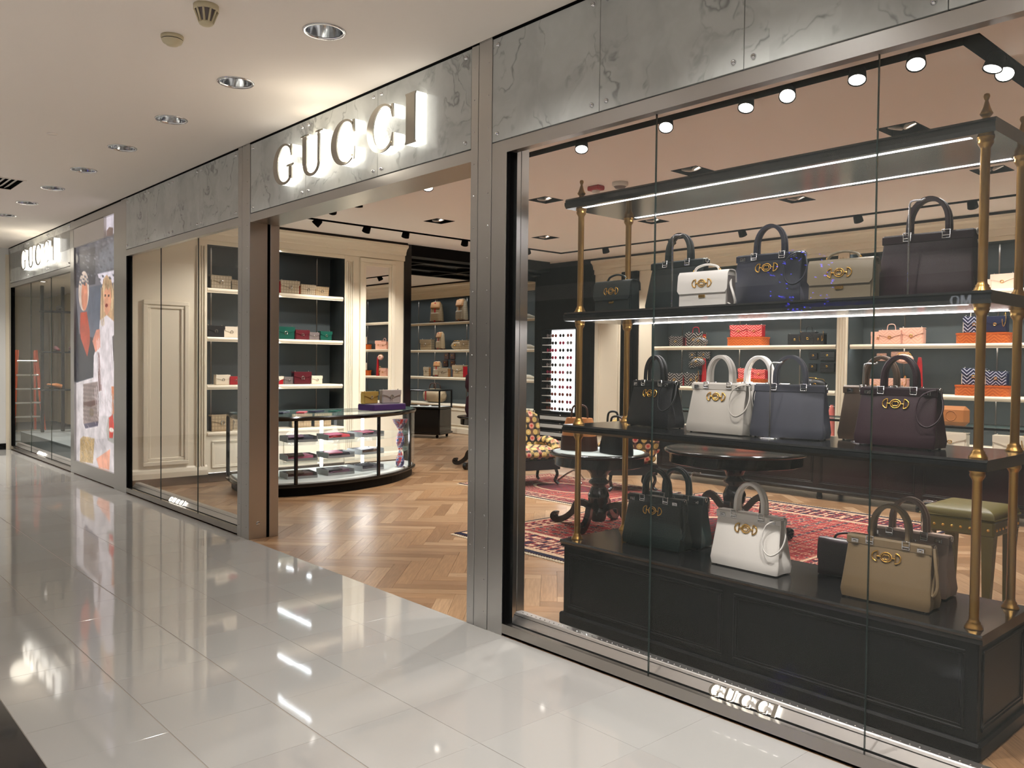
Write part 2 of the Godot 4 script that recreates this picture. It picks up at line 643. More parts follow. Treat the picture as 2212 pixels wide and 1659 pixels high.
	fill_poly(pi, [[0.76, 0.84], [0.8, 0.79], [1, 0.76], [1, 0.89], [0.8, 0.88]], Color("a9a49c"), 0.1)
	fill_poly(pi, [[0.822, 0.79], [0.911, 0.773], [0.94, 0.816], [0.911, 0.865], [0.832, 0.868]], Color("cf2f22"))
	fill_poly(pi, [[0.959, 0.785], [1, 0.777], [1, 0.874], [0.969, 0.869]], Color("cf3a2c"))
	fill_poly(pi, oval(0.88, 0.835, 0.05, 0.01), Color("ecd9cc"))
	fill_poly(pi, [[0.102, 0.902], [0.185, 0.887], [0.477, 0.886], [0.433, 0.99], [0.089, 1.0]], Color("b99a6a"), 0.35)
	fill_poly(pi, [[0.52, 0.966], [0.851, 0.912], [0.831, 0.995], [0.584, 0.999]], Color("e9a184"), 0.03)
	for k in 70:
		var hx := rng.randf_range(0.62, 0.97)
		var hy := rng.randf_range(0.26, 0.36)
		if hx > 0.70 and hx < 0.86:
			hy = rng.randf_range(0.225, 0.255)
		var hl := rng.randf_range(0.03, 0.1) if hx < 0.70 or hx > 0.86 else 0.03
		fill_poly(pi, [[hx, hy], [hx + 0.012, hy], [hx + 0.02, hy + hl], [hx + 0.006, hy + hl]], Color("8a6544").lerp(Color("ecd2a8"), rng.randf()))
	for k in 30:
		var hx := rng.randf_range(0.08, 0.32)
		fill_poly(pi, [[hx, 0.2 + absf(hx - 0.2) * 0.3], [hx + 0.01, 0.2 + absf(hx - 0.2) * 0.3], [hx + 0.012, 0.235], [hx + 0.004, 0.24]], Color("b79a84").lerp(Color("f0e2d2"), rng.randf()))
	for k in 40:
		var vx := rng.randf_range(0.0, 0.95)
		var vy := rng.randf_range(0.68, 0.98)
		fill_poly(pi, [[vx, vy], [vx + 0.06, vy + 0.01], [vx + 0.1, vy + 0.03], [vx + 0.06, vy + 0.014]], Color("bdb2b0"))
	for k in 26:
		var bx := 0.19 + 0.032 * (k % 12)
		for j in 9:
			fill_poly(pi, oval(bx, 0.67 + 0.018 * j, 0.009, 0.005, 8), Color("5f4c48"))
	fill_poly(pi, [[0.186, 0.743], [0.586, 0.723], [0.586, 0.737], [0.39, 0.756], [0.186, 0.754]], Color("4d211d"))
	for k in 160:
		var qx := rng.randf_range(0.0, 1.0)
		var qy := rng.randf_range(0.0, 0.24)
		fill_poly(pi, [[qx, qy], [qx + 0.05, qy + 0.004], [qx + 0.07, qy + 0.012], [qx + 0.02, qy + 0.01]], Color("46454c").lerp(Color("7d7b84"), rng.randf())) if qy > 0.08 or qx < 0.55 else null
	for k in 60:
		var qx := rng.randf_range(0.48, 0.96)
		var qy := rng.randf_range(0.42, 0.72)
		fill_poly(pi, [[qx, qy], [qx + 0.012, qy], [qx + 0.03, qy + 0.07], [qx + 0.022, qy + 0.07]], Color("c9b8bb").lerp(Color("f4ecee"), rng.randf()))
	pi.resize(130, 236, Image.INTERPOLATE_LANCZOS)
	pi.resize(332, 600, Image.INTERPOLATE_CUBIC)
	var pm := std("poster_print", Color("101010"), 0.3)
	pm.emission_enabled = true
	pm.emission = Color.BLACK
	pm.emission_texture = tex(pi)
	pm.emission_energy_multiplier = 1.0
	# printed silk
	var si := Image.create(128, 128, false, Image.FORMAT_RGB8)
	var sn := noise(61, 0.03, 2)
	for y in 128:
		for x in 128:
			var f := sn.get_noise_2d(x, y)
			si.set_pixel(x, y, Color("b8282e") if f > 0.15 else (Color("e9e2dc") if f > 0.02 else (Color("5f86c2") if f > -0.2 else Color("1f2a52"))))
	var sm := std("silk_print", Color(1, 1, 1), 0.4)
	sm.albedo_texture = tex(si)
	tri_map(sm, 4.0)
	for a in [["cloth_navy", "1b1c2e"], ["cloth_pink", "c26a86"], ["cloth_red", "c03a44"], ["cloth_mauve", "75566c"], ["cloth_brown", "5c4034"], ["cloth_wine", "4d1a24"], ["cloth_grey", "5d5660"]]:
		std(a[0], Color(a[1]), 0.7)
	std("ladder_orange", Color("d8541c"), 0.4)
	std("aluminium", Color("c9cbcc"), 0.35, 0.6)
	std("red_plastic", Color("a3161b"), 0.4)
	std("ivory_plastic", Color("cfc3a2"), 0.5)
	std("white_plastic", Color("d6d3cc"), 0.5)
	std("lens", Color("151416"), 0.08)
	std("lens_amber", Color("6a2c20"), 0.1)
	std("lens_rose", Color("8c2440"), 0.1)
	std("shoe_dark", Color("171314"), 0.35)
	std("sneaker", Color("d9cfbb"), 0.6)
	var cu := std("curtain", Color("cbbf9f"), 0.9)
	cu.backlight_enabled = true
	cu.backlight = Color(0.15, 0.14, 0.11)

# ------------------------------------------------------------------ view, air, exposure
func _ready():
	var cam := Camera3D.new()
	cam.name = "camera"
	cam.fov = 49.6703
	cam.near = 0.05
	cam.far = 100
	add_child(cam)
	cam.position = V(0, 1.5, 3.0196)
	cam.rotation = V(deg_to_rad(-1.3816), deg_to_rad(47.8998), deg_to_rad(0.63997))
	var we := WorldEnvironment.new()
	we.name = "environment"
	var env := Environment.new()
	env.background_mode = Environment.BG_COLOR
	env.background_color = Color.BLACK
	env.tonemap_mode = Environment.TONE_MAPPER_LINEAR
	env.tonemap_exposure = 1.0
	env.sdfgi_enabled = true
	env.ssao_enabled = true
	env.ssil_enabled = true
	we.environment = env
	add_child(we)
	make_materials()
	corridor()
	shop_front()
	shop_shell()
	shop_ceiling_fittings()
	display_stand()
	stand_bags()
	left_wall_goods()
	back_wall_goods()
	annex_goods()
	glass_counter_by_door()
	furniture()
	shoe_window()
	small_fittings()

# ------------------------------------------------------------------ the corridor
func corridor():
	var fl := struct("floor", "polished pale stone tiles of the mall corridor")
	part("grout_bed", MB.new().span(V(-15.8, -0.06, -0.02), V(6, -0.0012, 2.26)), "grout", fl)
	var xs := []
	for k in range(21, 0, -1):
		xs.append(-3.375 + 0.4455 * k)
	xs.append(-3.375)
	for k in range(1, 36):
		xs.append(-3.375 - 0.353 * k)
	var zs := [0.0, 0.487, 0.926, 1.368, 1.815, 2.255]
	rng.seed = 99
	var kinds := {}
	for i in xs.size() - 1:
		for j in 5:
			var w: float = xs[i] - xs[i + 1]
			var d: float = zs[j + 1] - zs[j]
			var key := "%.3f_%d" % [w, 1 if j == 0 else 0]
			if not kinds.has(key):
				kinds[key] = MB.new().cb(V(0, -0.01, 0), V(w - 0.001, 0.02, d - 0.001), 0.0003).mesh()
			var o := part("tile", kinds[key], "tile" if rng.randf() < 0.6 else "tile_b", fl, V((xs[i] + xs[i + 1]) * 0.5, 0, (zs[j] + zs[j + 1]) * 0.5))
			o.rotation = V(rng.randf_range(-0.0008, 0.0008), 0, rng.randf_range(-0.0008, 0.0008))
	part("border_slab", MB.new().span(V(-15.8, -0.06, 2.257), V(6, 0.0, 2.72)), "black_stone", fl)
	part("far_paving", MB.new().span(V(-15.8, -0.06, 2.722), V(6, 0.0, 8.2)), "pale_tile", fl)
	# ceiling with round openings for the downlights
	var cs := CSGBox3D.new()
	cs.name = "ceiling_mall"
	cs.size = V(22, 0.3, 8.3)
	cs.position = V(-4.9, YM + 0.15, 4.14)
	cs.material = MT["plaster"]
	cs.set_meta("kind", "structure")
	cs.set_meta("label", "smooth cream plaster ceiling over the mall corridor")
	add_child(cs)
	var lights := []
	for k in range(-4, 10):
		lights.append(V(-4.108 - 1.145 * k, YM, 0.722))
	for k in range(0, 7):
		lights.append(V(2.0 - 2.6 * k, YM, 5.2))
	for p in lights:
		var h := CSGCylinder3D.new()
		h.name = "opening"
		h.operation = CSGShape3D.OPERATION_SUBTRACTION
		h.radius = 0.106
		h.height = 0.3
		h.sides = 32
		h.material = MT["plaster"]
		cs.add_child(h, true)
		h.position = p - cs.position
	# slot diffuser opening
	var sl := CSGBox3D.new()
	sl.name = "opening"
	sl.operation = CSGShape3D.OPERATION_SUBTRACTION
	sl.size = V(0.62, 0.2, 0.3)
	sl.material = MT["matt_black"]
	cs.add_child(sl, true)
	sl.position = V(-9.95, YM, 1.18) - cs.position
	var ring := MB.new().lathe([[0.098, 0.004], [0.1, -0.006], [0.112, -0.007], [0.118, 0.0], [0.112, 0.006]], 32).mesh()
	var cone := MB.new().lathe([[0.1, 0.0], [0.094, 0.04], [0.082, 0.08], [0.066, 0.115]], 32).mesh()
	var lamp := MB.new().lathe([[0.0, 0.098], [0.03, 0.1], [0.04, 0.115], [0.0, 0.117]], 20).mesh()
	var ordinal := ["first", "second", "third", "fourth", "fifth", "sixth", "seventh", "eighth", "ninth"]
	for i in lights.size():
		var p: Vector3 = lights[i]
		var lb := "chrome recessed round downlight in the row behind the viewer"
		if i < 14:
			lb = "chrome round downlight in corridor ceiling, %s of the row counting from the picture's top edge" % ordinal[i - 4] if i >= 4 and i < 12 else "chrome round downlight beside the shop front outside the picture, %s of them" % ordinal[i if i < 4 else i - 8]
		else:
			lb = "chrome recessed round downlight in the row behind the viewer, %s of that row" % ordinal[i - 14]
		var t := thing("downlight", lb, "downlight", p, 0, "recessed downlights of the corridor ceiling")
		part("trim_ring", ring, "chrome", t)
		part("reflector", cone, "reflector", t)
		part("lamp_lens", lamp, "bulb", t)
		spot(p + V(0, 0.085, 0), p + V(0, -2, 0), ([6.5, 6.5, 6.5, 3.6, 1.0, 0.4, 1.0, 0.5, 1.2, 1.2, 1.6, 2.0, 4.0, 5.0][i]) if i < 14 else 12.0, 62 if i < 14 else 44, Color(1, 0.98, 0.955), 0.035)
	# end walls and the far side of the corridor
	var we := struct("wall_end", "white wall closing the corridor beyond the shop front")
	part("plaster_face", MB.new().span(V(-15.95, 0.1, 0.0), V(-15.72, YM, 8.2)), "white_wall", we)
	part("skirting", MB.new().span(V(-15.95, 0, 0.0), V(-15.705, 0.1, 8.2)), "black_stone", we)
	struct_mesh("wall_side", MB.new().span(V(6.0, 0, -0.3), V(6.2, YM, 8.2)), "white_wall")
	var wo := struct("wall_opposite", "shop fronts on the other side of the corridor, seen only mirrored in the glass")
	part("plinth", MB.new().span(V(-15.8, 0, 8.0), V(6, 0.25, 8.2)), "black_stone", wo)
	part("shop_wall", MB.new().span(V(-15.8, 0.25, 8.1), V(6, 2.55, 8.2)), "opposite_grey", wo)
	part("fascia", MB.new().span(V(-15.8, 2.72, 8.0), V(6, 3.0, 8.2)), "white_wall", wo)
	part("fascia_rail", MB.new().span(V(-15.8, 2.55, 8.02), V(6, 2.72, 8.2)), "lacquer_matt", wo)
	part("bulkhead", MB.new().span(V(-15.8, 3.0, 7.95), V(6, YM, 8.2)), "lacquer_matt", wo)
	var tm := TextMesh.new()
	tm.text = "MO"
	var fnt := SystemFont.new()
	fnt.font_names = PackedStringArray(["Droid Sans"])
	tm.font = fnt
	tm.font_size = 32
	tm.pixel_size = 0.005
	tm.depth = 0.03
	var sg := thing("opposite_sign", "white lit letters of a sign across the corridor, mirrored in the glass", "sign", V(-3.98, 2.36, 8.07), PI)
	part("lettering", tm, "reflected_sign", sg)
	var fy := thing("hanging_fairy_lights", "hanging ball of blue fairy lights across the corridor, mirrored in the glass", "light decoration", V(-5.0, 2.5, 6.0))
	part("hanger", MB.new().tube([V(0, 0.3, 0), V(0, YM - 2.5, 0)], 0.006, 6), "matt_black", fy)
	part("core", MB.new().lathe([[0.0, 0.3], [0.18, 0.22], [0.28, 0.0], [0.18, -0.22], [0.0, -0.3]], 16), "matt_black", fy)
	rng.seed = 3
	var fm := MB.new()
	for k in 90:
		var q := V(rng.randfn(), rng.randfn(), rng.randfn()).normalized() * rng.randf_range(0.28, 0.42)
		fm.lathe([[0.0, 0.008], [0.008, 0.0], [0.0, -0.008]], 5, q)
	part("blue_bulb", fm, "blue_bulb", fy).set_meta("kind", "stuff")

# ------------------------------------------------------------------ shop front
func letter(ch: String) -> Array:
	var out := []
	var arc := func(cx: float, cy: float, rx: float, ry: float, a0: float, a1: float, n: int) -> Array:
		var r := []
		for i in n + 1:
			var a := deg_to_rad(lerpf(a0, a1, float(i) / n))
			r.append(Vector2(cx + rx * cos(a), cy + ry * sin(a)))
		return r
	var bar := func(x0: float, y0: float, x1: float, y1: float) -> Array:
		return [Vector2(x0, y0), Vector2(x1, y0), Vector2(x1, y1), Vector2(x0, y1)]
	match ch:
		"C", "G":
			var o: Array = arc.call(0.5, 0.5, 0.5, 0.5, 42, 318, 36)
			o.append_array(arc.call(0.565, 0.5, 0.35, 0.44, 312, 48, 36))
			out.append(o)
			out.append([Vector2(0.83, 0.93), Vector2(0.885, 0.93), Vector2(0.9, 0.66), Vector2(0.86, 0.66), Vector2(0.8, 0.82)])
			if ch == "C":
				out.append([Vector2(0.8, 0.18), Vector2(0.86, 0.34), Vector2(0.9, 0.34), Vector2(0.885, 0.07), Vector2(0.83, 0.07)])
			else:
				out.append(bar.call(0.76, 0.1, 0.9, 0.44))
				out.append(bar.call(0.66, 0.41, 1.0, 0.455))
		"U":
			out.append(bar.call(0.08, 0.3, 0.27, 1.0))
			out.append(bar.call(0.775, 0.3, 0.86, 1.0))
			var o: Array = arc.call(0.48, 0.31, 0.38, 0.31, 180, 360, 24)
			o.append_array(arc.call(0.52, 0.31, 0.265, 0.25, 360, 180, 24))
			out.append(o)
			out.append(bar.call(0.0, 0.962, 0.35, 1.0))
			out.append(bar.call(0.68, 0.962, 0.97, 1.0))
		"I":
			out.append([Vector2(0.1, 0.0), Vector2(0.9, 0.0), Vector2(0.83, 0.06), Vector2(0.83, 0.94), Vector2(0.9, 1.0), Vector2(0.1, 1.0), Vector2(0.17, 0.94), Vector2(0.17, 0.06)])
	return out

func sign_letters(label: String, at: Vector3, hgt: float, depth: float, spans: Array, tilt := 0.0, group := "", en := 0.0):
	var t := thing("shop_sign", label, "sign", at, 0, group)
	t.rotation.x = tilt
	var chars := ["G", "U", "C", "C", "I"]
	for i in 5:
		var w: float = spans[i][1] - spans[i][0]
		var face := MB.new()
		var body := MB.new()
		for pl in letter(chars[i]):
			var q := []
			for p in pl:
				q.append(Vector2(p.x * w, p.y * hgt))
			face.ext(q, depth, depth * 1.12)
			body.ext(q, 0.004, depth)
		var f := part("letter", face, "silver", t, V(spans[i][0], 0, 0))
		part("letter_body", body, "letter_light", f)
	if en > 0.0:
		var l := OmniLight3D.new()
		l.name = "sign_glow"
		l.light_energy = en
		l.light_color = Color(1, 0.96, 0.88)
		l.light_size = 0.15
		l.omni_range = 20
		l.omni_attenuation = 2
		l.shadow_enabled = true
		t.add_child(l)
		l.position = V((spans[0][0] + spans[4][1]) * 0.5, hgt * 0.5, depth + 0.2)

func shop_front():
	var wf := struct("wall_front", "steel and marble shop front")
	part("lintel", MB.new().span(V(-9.9, 2.735, -0.02), V(3.4, YM, -0.262)), "steel", wf)
	part("lintel", MB.new().span(V(-15.7, 2.735, -0.02), V(-12.0, YM, -0.262)), "steel", wf)
	part("head_rail", MB.new().span(V(-9.78, 2.655, 0.0), V(-6.84, 2.722, -0.05)), "steel", wf)
	part("head_rail", MB.new().span(V(-15.6, 2.655, 0.0), V(-12.04, 2.722, -0.05)), "steel", wf)
	part("head_rail", MB.new().span(V(-6.61, 2.655, -0.002), V(-3.71, 2.722, -0.262)), "steel", wf)
	part("head_rail", MB.new().span(V(-3.405, 2.655, 0.0), V(3.4, 2.722, -0.05)), "steel", wf)
	for a in [[-15.6, -12.04], [-9.78, 3.4]]:
		part("shadow_gap", MB.new().span(V(a[0], 2.722, -0.02), V(a[1], 2.735, -0.05)), "matt_black", wf)
	part("shadow_gap", MB.new().span(V(-15.7, 3.298, 0.004), V(3.4, 3.312, -0.05)), "matt_black", wf)
	# marble slabs with their corner bolts
	var runs := [[-3.53, -2.734, -1.936, -1.138, -0.34, 0.46, 1.26, 2.06, 3.3], [-6.605, -5.665, -4.69, -3.715], [-9.78, -9.1, -8.41, -7.69, -6.845], [-15.6, -14.4, -13.2, -12.045]]
	var bolt := MB.new().lathe([[0.0, 0.014], [0.006, 0.013], [0.0105, 0.008], [0.0125, 0.0]], 14, Vector3.ZERO, Basis(Vector3.RIGHT, PI / 2)).mesh()
	for r in runs:
		for i in r.size() - 1:
			var a: float = r[i]
			var b: float = r[i + 1]
			var pn := part("marble_panel", MB.new().cb(V(0, 0, -0.01), V(b - a - 0.003, 0.566, 0.02), 0.0015), "marble", wf, V((a + b) * 0.5, 3.012, 0))
			for sx in [-1, 1]:
				for sy in [-1, 1]:
					part("bolt", bolt, "chrome", pn, V(sx * ((b - a) * 0.5 - 0.047), 0.243 * sy, 0.0))
	# posts
	var riv := MB.new()
	for k in 18:
		for x in [-3.682, -3.557, -6.803, -6.66]:
			riv.lathe([[0.0, 0.003], [0.003, 0.0022], [0.0045, 0.0]], 8, V(x, 0.1 + k * 0.181, 0.004), Basis(Vector3.RIGHT, PI / 2))
	var pb := part("steel_pillar", MB.new().cb(V(-3.679, 1.655, -0.128), V(0.062, 3.31, 0.264), 0.002).cb(V(-3.587, 1.655, -0.11), V(0.114, 3.31, 0.228), 0.002).cb(V(-3.587, 1.655, -0.256), V(0.114, 3.31, 0.06), 0.002).box(V(-3.62, 1.655, -0.14), V(0.16, 3.3, 0.24)), "steel", wf)
	var pa := part("steel_pillar", MB.new().cb(V(-6.802, 1.655, -0.075), V(0.076, 3.31, 0.158), 0.002).cb(V(-6.685, 1.655, -0.075), V(0.15, 3.31, 0.158), 0.002).cb(V(-6.725, 1.655, -0.221), V(0.23, 3.31, 0.082), 0.002), "steel", wf)
	part("door_slot", MB.new().span(V(-6.83, 0, -0.15), V(-6.618, 2.66, -0.182)), "matt_black", pa)
	part("floor_lock", MB.new().lathe([[0.0, 0.004], [0.016, 0.004], [0.018, 0.0]], 16, V(-6.61, 0.13, -0.08), Basis(Vector3.FORWARD, PI / 2)), "chrome", pa)
	var rr := part("rivet_row", riv, "chrome", wf)
	rr.set_meta("kind", "stuff")
	for a in [[-3.528, -3.405, 2.722], [-9.96, -9.78, 3.3], [-12.04, -11.9, 3.3], [-15.7, -15.6, 3.3]]:
		part("frame_post", MB.new().span(V(a[0], 0.0, 0.0), V(a[1], a[2], -0.06)), "steel", wf)
	for a in [[-3.405, -3.385], [-9.78, -9.76], [-6.86, -6.84], [-12.06, -12.04], [-15.6, -15.58]]:
		part("gasket", MB.new().span(V(a[0], 0.06, -0.006), V(a[1], 2.66, -0.06)), "matt_black", wf)
	# sill: kick plate, gap, sloping inner ledge
	for a in [[-3.405, 3.3], [-9.78, -6.84], [-15.6, -12.04]]:
		part("kick_plate", MB.new().span(V(a[0], 0.014, 0.0), V(a[1], 0.066, -0.03)), "steel_smooth", wf)
		part("shadow_gap", MB.new().span(V(a[0], 0.0, -0.012), V(a[1], 0.014, -0.03)), "matt_black", wf)
		part("glazing_gasket", MB.new().span(V(a[0], 0.05, -0.03), V(a[1], 0.064, -0.056)), "matt_black", wf)
		var pr := [Vector2(-0.056, 0.0), Vector2(-0.056, 0.05), Vector2(-0.1, 0.108), Vector2(-0.104, 0.112), Vector2(-0.15, 0.112), Vector2(-0.15, 0.0)]
		part("inner_ledge", MB.new().ext(pr, -a[1], -a[0], Transform3D(Basis(V(0, 0, 1), V(0, 1, 0), V(-1, 0, 0)), Vector3.ZERO)), "ledge_steel", wf)
		part("ledge_groove", MB.new().box(V((a[0] + a[1]) * 0.5, 0.0985, -0.0915), V(a[1] - a[0], 0.002, 0.003)), "matt_black", wf)
	var edge := MB.new()
	for k in 75:
		edge.lathe([[0.0, 0.0035], [0.0035, 0.0025], [0.005, 0.0]], 8, V(-3.36 + 0.0345 * k, 0.112, -0.118))
	var er := part("rivet_strip", edge, "chrome", wf)
	er.set_meta("kind", "stuff")
	# glazing
	var n := 0
	for w in [[-9.77, -8.81, -7.822, -6.85], [-3.395, -2.415, -1.39, -0.365, 0.66, 1.68, 3.3], [-15.59, -14.4, -13.2, -12.05]]:
		n += 1
		var wn := struct("window_%d" % n, "frameless shop window of tall glass panes")
		for i in w.size() - 1:
			part("pane", MB.new().span(V(w[i] + 0.002, 0.055, -0.036), V(w[i + 1] - 0.002, 2.66, -0.048)), "glass", wn)
			if i > 0:
				part("joint", MB.new().span(V(w[i] - 0.0013, 0.06, -0.0365), V(w[i] + 0.0013, 2.66, -0.0475)), "glass_edge", wn)
	sign_letters("large backlit shop sign lettering on grey marble above the entrance", V(0, 2.835, 0.002), 0.305, 0.078, [[-6.017, -5.68], [-5.575, -5.256], [-5.14, -4.8], [-4.682, -4.34], [-4.262, -4.125]], 0.0, "", 0.08)
	sign_letters("glowing shop sign lettering on marble at the far end of the front", V(0, 2.835, 0.002), 0.305, 0.078, [[-14.45, -14.1], [-13.97, -13.65], [-13.55, -13.2], [-13.08, -12.74], [-12.66, -12.52]], 0.0, "", 0.08)
	var k := 0.36 / 1.9
	for a in [[-2.09, "small lit sign lettering on the steel ledge under the handbag display"], [-8.62, "tiny lit sign lettering on the ledge of the window beside the entrance"], [-14.1, "tiny lit sign lettering on the ledge of the shoe window"]]:
		var s: float = 0.33 / 1.9 if a[0] > -5 else 0.4 / 1.9
		var sp := []
		for q in [[0, 0.337], [0.442, 0.76], [0.877, 1.217], [1.335, 1.677], [1.755, 1.9]]:
			sp.append([q[0] * s, q[1] * s])
		sign_letters(a[1], V(a[0], 0.054, -0.054), 0.056, 0.016, sp, -0.64, "small signs on the window ledges")
	# light box with a printed photograph
	var lbx := thing("light_box", "tall backlit advertising poster of two blonde women between the windows", "poster", V(-10.93, 0, 0))
	var fr := MB.new().span(V(-0.97, 0, 0.0), V(-0.95, 3.29, -0.08)).span(V(0.71, 0, 0.0), V(0.97, 3.29, -0.06)).span(V(-0.95, 3.185, 0.0), V(0.71, 3.29, -0.08)).span(V(-0.95, 0.012, 0.0), V(0.71, 0.175, -0.08))
	part("frame", fr, "steel", lbx)
	part("back_box", MB.new().span(V(-0.97, 0, -0.08), V(0.83, 3.29, -0.25)), "matt_black", lbx)
	part("print", (func(): var m := MB.new(); m.uvq(V(-0.95, 3.185, -0.03), V(0.71, 3.185, -0.03), V(0.71, 0.175, -0.03), V(-0.95, 0.175, -0.03)); return m).call(), "poster_print", lbx)
	part("cover_glass", MB.new().span(V(-0.95, 0.175, -0.012), V(0.71, 3.185, -0.018)), "glass", lbx)
	area(V(-11.05, 1.7, 0.02), V(-11.05, 1.7, 2), 1.6, 2.9, 0.12, Color(1, 0.9, 0.9))

# ------------------------------------------------------------------ the room behind the glass
func run_x(prof: Array, x0: float, x1: float, z: float) -> MB:
	# outline (out, y) of a moulding that runs along x and faces +z
	return MB.new().ext(prof, -x1, -x0, Transform3D(Basis(V(0, 0, 1), V(0, 1, 0), V(-1, 0, 0)), V(0, 0, z)))

func run_z(prof: Array, z0: float, z1: float, x: float) -> MB:
	# the same along z, facing +x
	return MB.new().ext(prof, z0, z1, Transform3D(Basis(), V(x, 0, 0)))

func mould(a: Vector3, u: Vector3, w: float, h: float, bw := 0.035, d := 0.022) -> MB:
	# raised rectangular frame: corner a (low, near end), u along its width, y up
	var o := u.cross(Vector3.UP).normalized()
	if o.dot(V(1, 0, 0)) + o.dot(V(0, 0, 1)) < 0:
		o = -o
	var m := MB.new()
	for s in [[0.0, bw, d], [bw, bw * 0.8, d * 0.55]]:
		var i: float = s[0]
		var b: float = s[1]
		var ww := w - 2 * i
		var hh := h - 2 * i
		var c := a + u * i + V(0, i, 0)
		var bs := Basis(u, Vector3.UP, u.cross(Vector3.UP))
		var dd: float = s[2]
		m.cb(c + u * ww * 0.5 + V(0, b * 0.5, 0) + o * dd * 0.5, V(ww, b, dd), 0.005, bs)
		m.cb(c + u * ww * 0.5 + V(0, hh - b * 0.5, 0) + o * dd * 0.5, V(ww, b, dd), 0.005, bs)
		m.cb(c + u * b * 0.5 + V(0, hh * 0.5, 0) + o * dd * 0.5, V(b, hh - 2 * b, dd), 0.005, bs)
		m.cb(c + u * (ww - b * 0.5) + V(0, hh * 0.5, 0) + o * dd * 0.5, V(b, hh - 2 * b, dd), 0.005, bs)
	return m

func niche(label: String, at: Vector3, turn: float, w: float, standards: Array, base_panels: int):
	var t := thing("shelving_unit", label, "shelving", at, turn, "built-in wall shelving")
	var d := 0.4
	part("back_panel", MB.new().span(V(-w / 2, 0.61, -d), V(w / 2, 2.98, -d - 0.03)), "slate", t)
	for s in [-1, 1]:
		part("side_panel", MB.new().span(V(s * w / 2, 0.0, -d), V(s * (w / 2 + 0.02), 2.98, -0.005)), "slate", t)
	part("top_panel", MB.new().span(V(-w / 2, 2.95, -d), V(w / 2, 2.98, -0.01)), "slate", t)
	for x in standards:
		part("shelf_standard", MB.new().span(V(x - 0.008, 0.62, -d), V(x + 0.008, 2.94, -d + 0.006)), "steel_smooth", t)
	var nose := [Vector2(-d, 0.0), Vector2(-0.03, 0.0), Vector2(-0.018, -0.006), Vector2(-0.012, -0.02), Vector2(-0.016, -0.036), Vector2(-0.024, -0.044), Vector2(-0.026, -0.056), Vector2(-0.045, -0.056), Vector2(-0.045, -0.028), Vector2(-d, -0.028)]
	var xf := Transform3D(Basis(Vector3.UP, turn), at)
	for y in [2.396, 1.794, 1.196]:
		var sh := part("shelf", MB.new().ext(nose, -w / 2 + 0.012, w / 2 - 0.012, Transform3D(Basis(V(0, 0, 1), V(0, 1, 0), V(-1, 0, 0)), V(0, y, 0))), "cream_shelf", t)
		part("led_strip", MB.new().span(V(-w / 2 + 0.03, y - 0.028, -0.056), V(w / 2 - 0.03, y - 0.032, -0.07)), "led_soft", sh)
		area(xf * V(0, y - 0.035, -0.063), xf * V(0, y - 1.0, -0.063), w - 0.06, 0.012, 0.4 * w / 2.0, Color(0.93, 0.97, 1))
	part("valance", MB.new().span(V(-w / 2, 2.925, -0.004), V(w / 2, 2.98, -0.022)), "cream", t)
	part("led_strip", MB.new().span(V(-w / 2 + 0.03, 2.95, -0.04), V(w / 2 - 0.03, 2.946, -0.054)), "led_soft", t)
	area(xf * V(0, 2.942, -0.047), xf * V(0, 2.0, -0.047), w - 0.06, 0.012, 0.3 * w / 2.0, Color(0.93, 0.97, 1))
	var bc := part("base_cabinet", MB.new().span(V(-w / 2, 0.12, -d), V(w / 2, 0.575, -0.004)), "cream", t)
	part("counter_slab", MB.new().cb(V(0, 0.594, -d / 2 + 0.01), V(w, 0.036, d + 0.02), 0.008), "cream_shelf", t)
	part("plinth", MB.new().cb(V(0, 0.06, -d / 2 + 0.02), V(w, 0.12, d + 0.03), 0.008), "steel_smooth" if base_panels < 0 else "cream", t)
	var np := absi(base_panels)
	for i in np:
		var pw := w / np
		part("door_panel", mould(V(-w / 2 + pw * i + 0.06, 0.17, -0.004), Vector3.RIGHT, pw - 0.12, 0.34, 0.02, 0.014), "cream", bc)

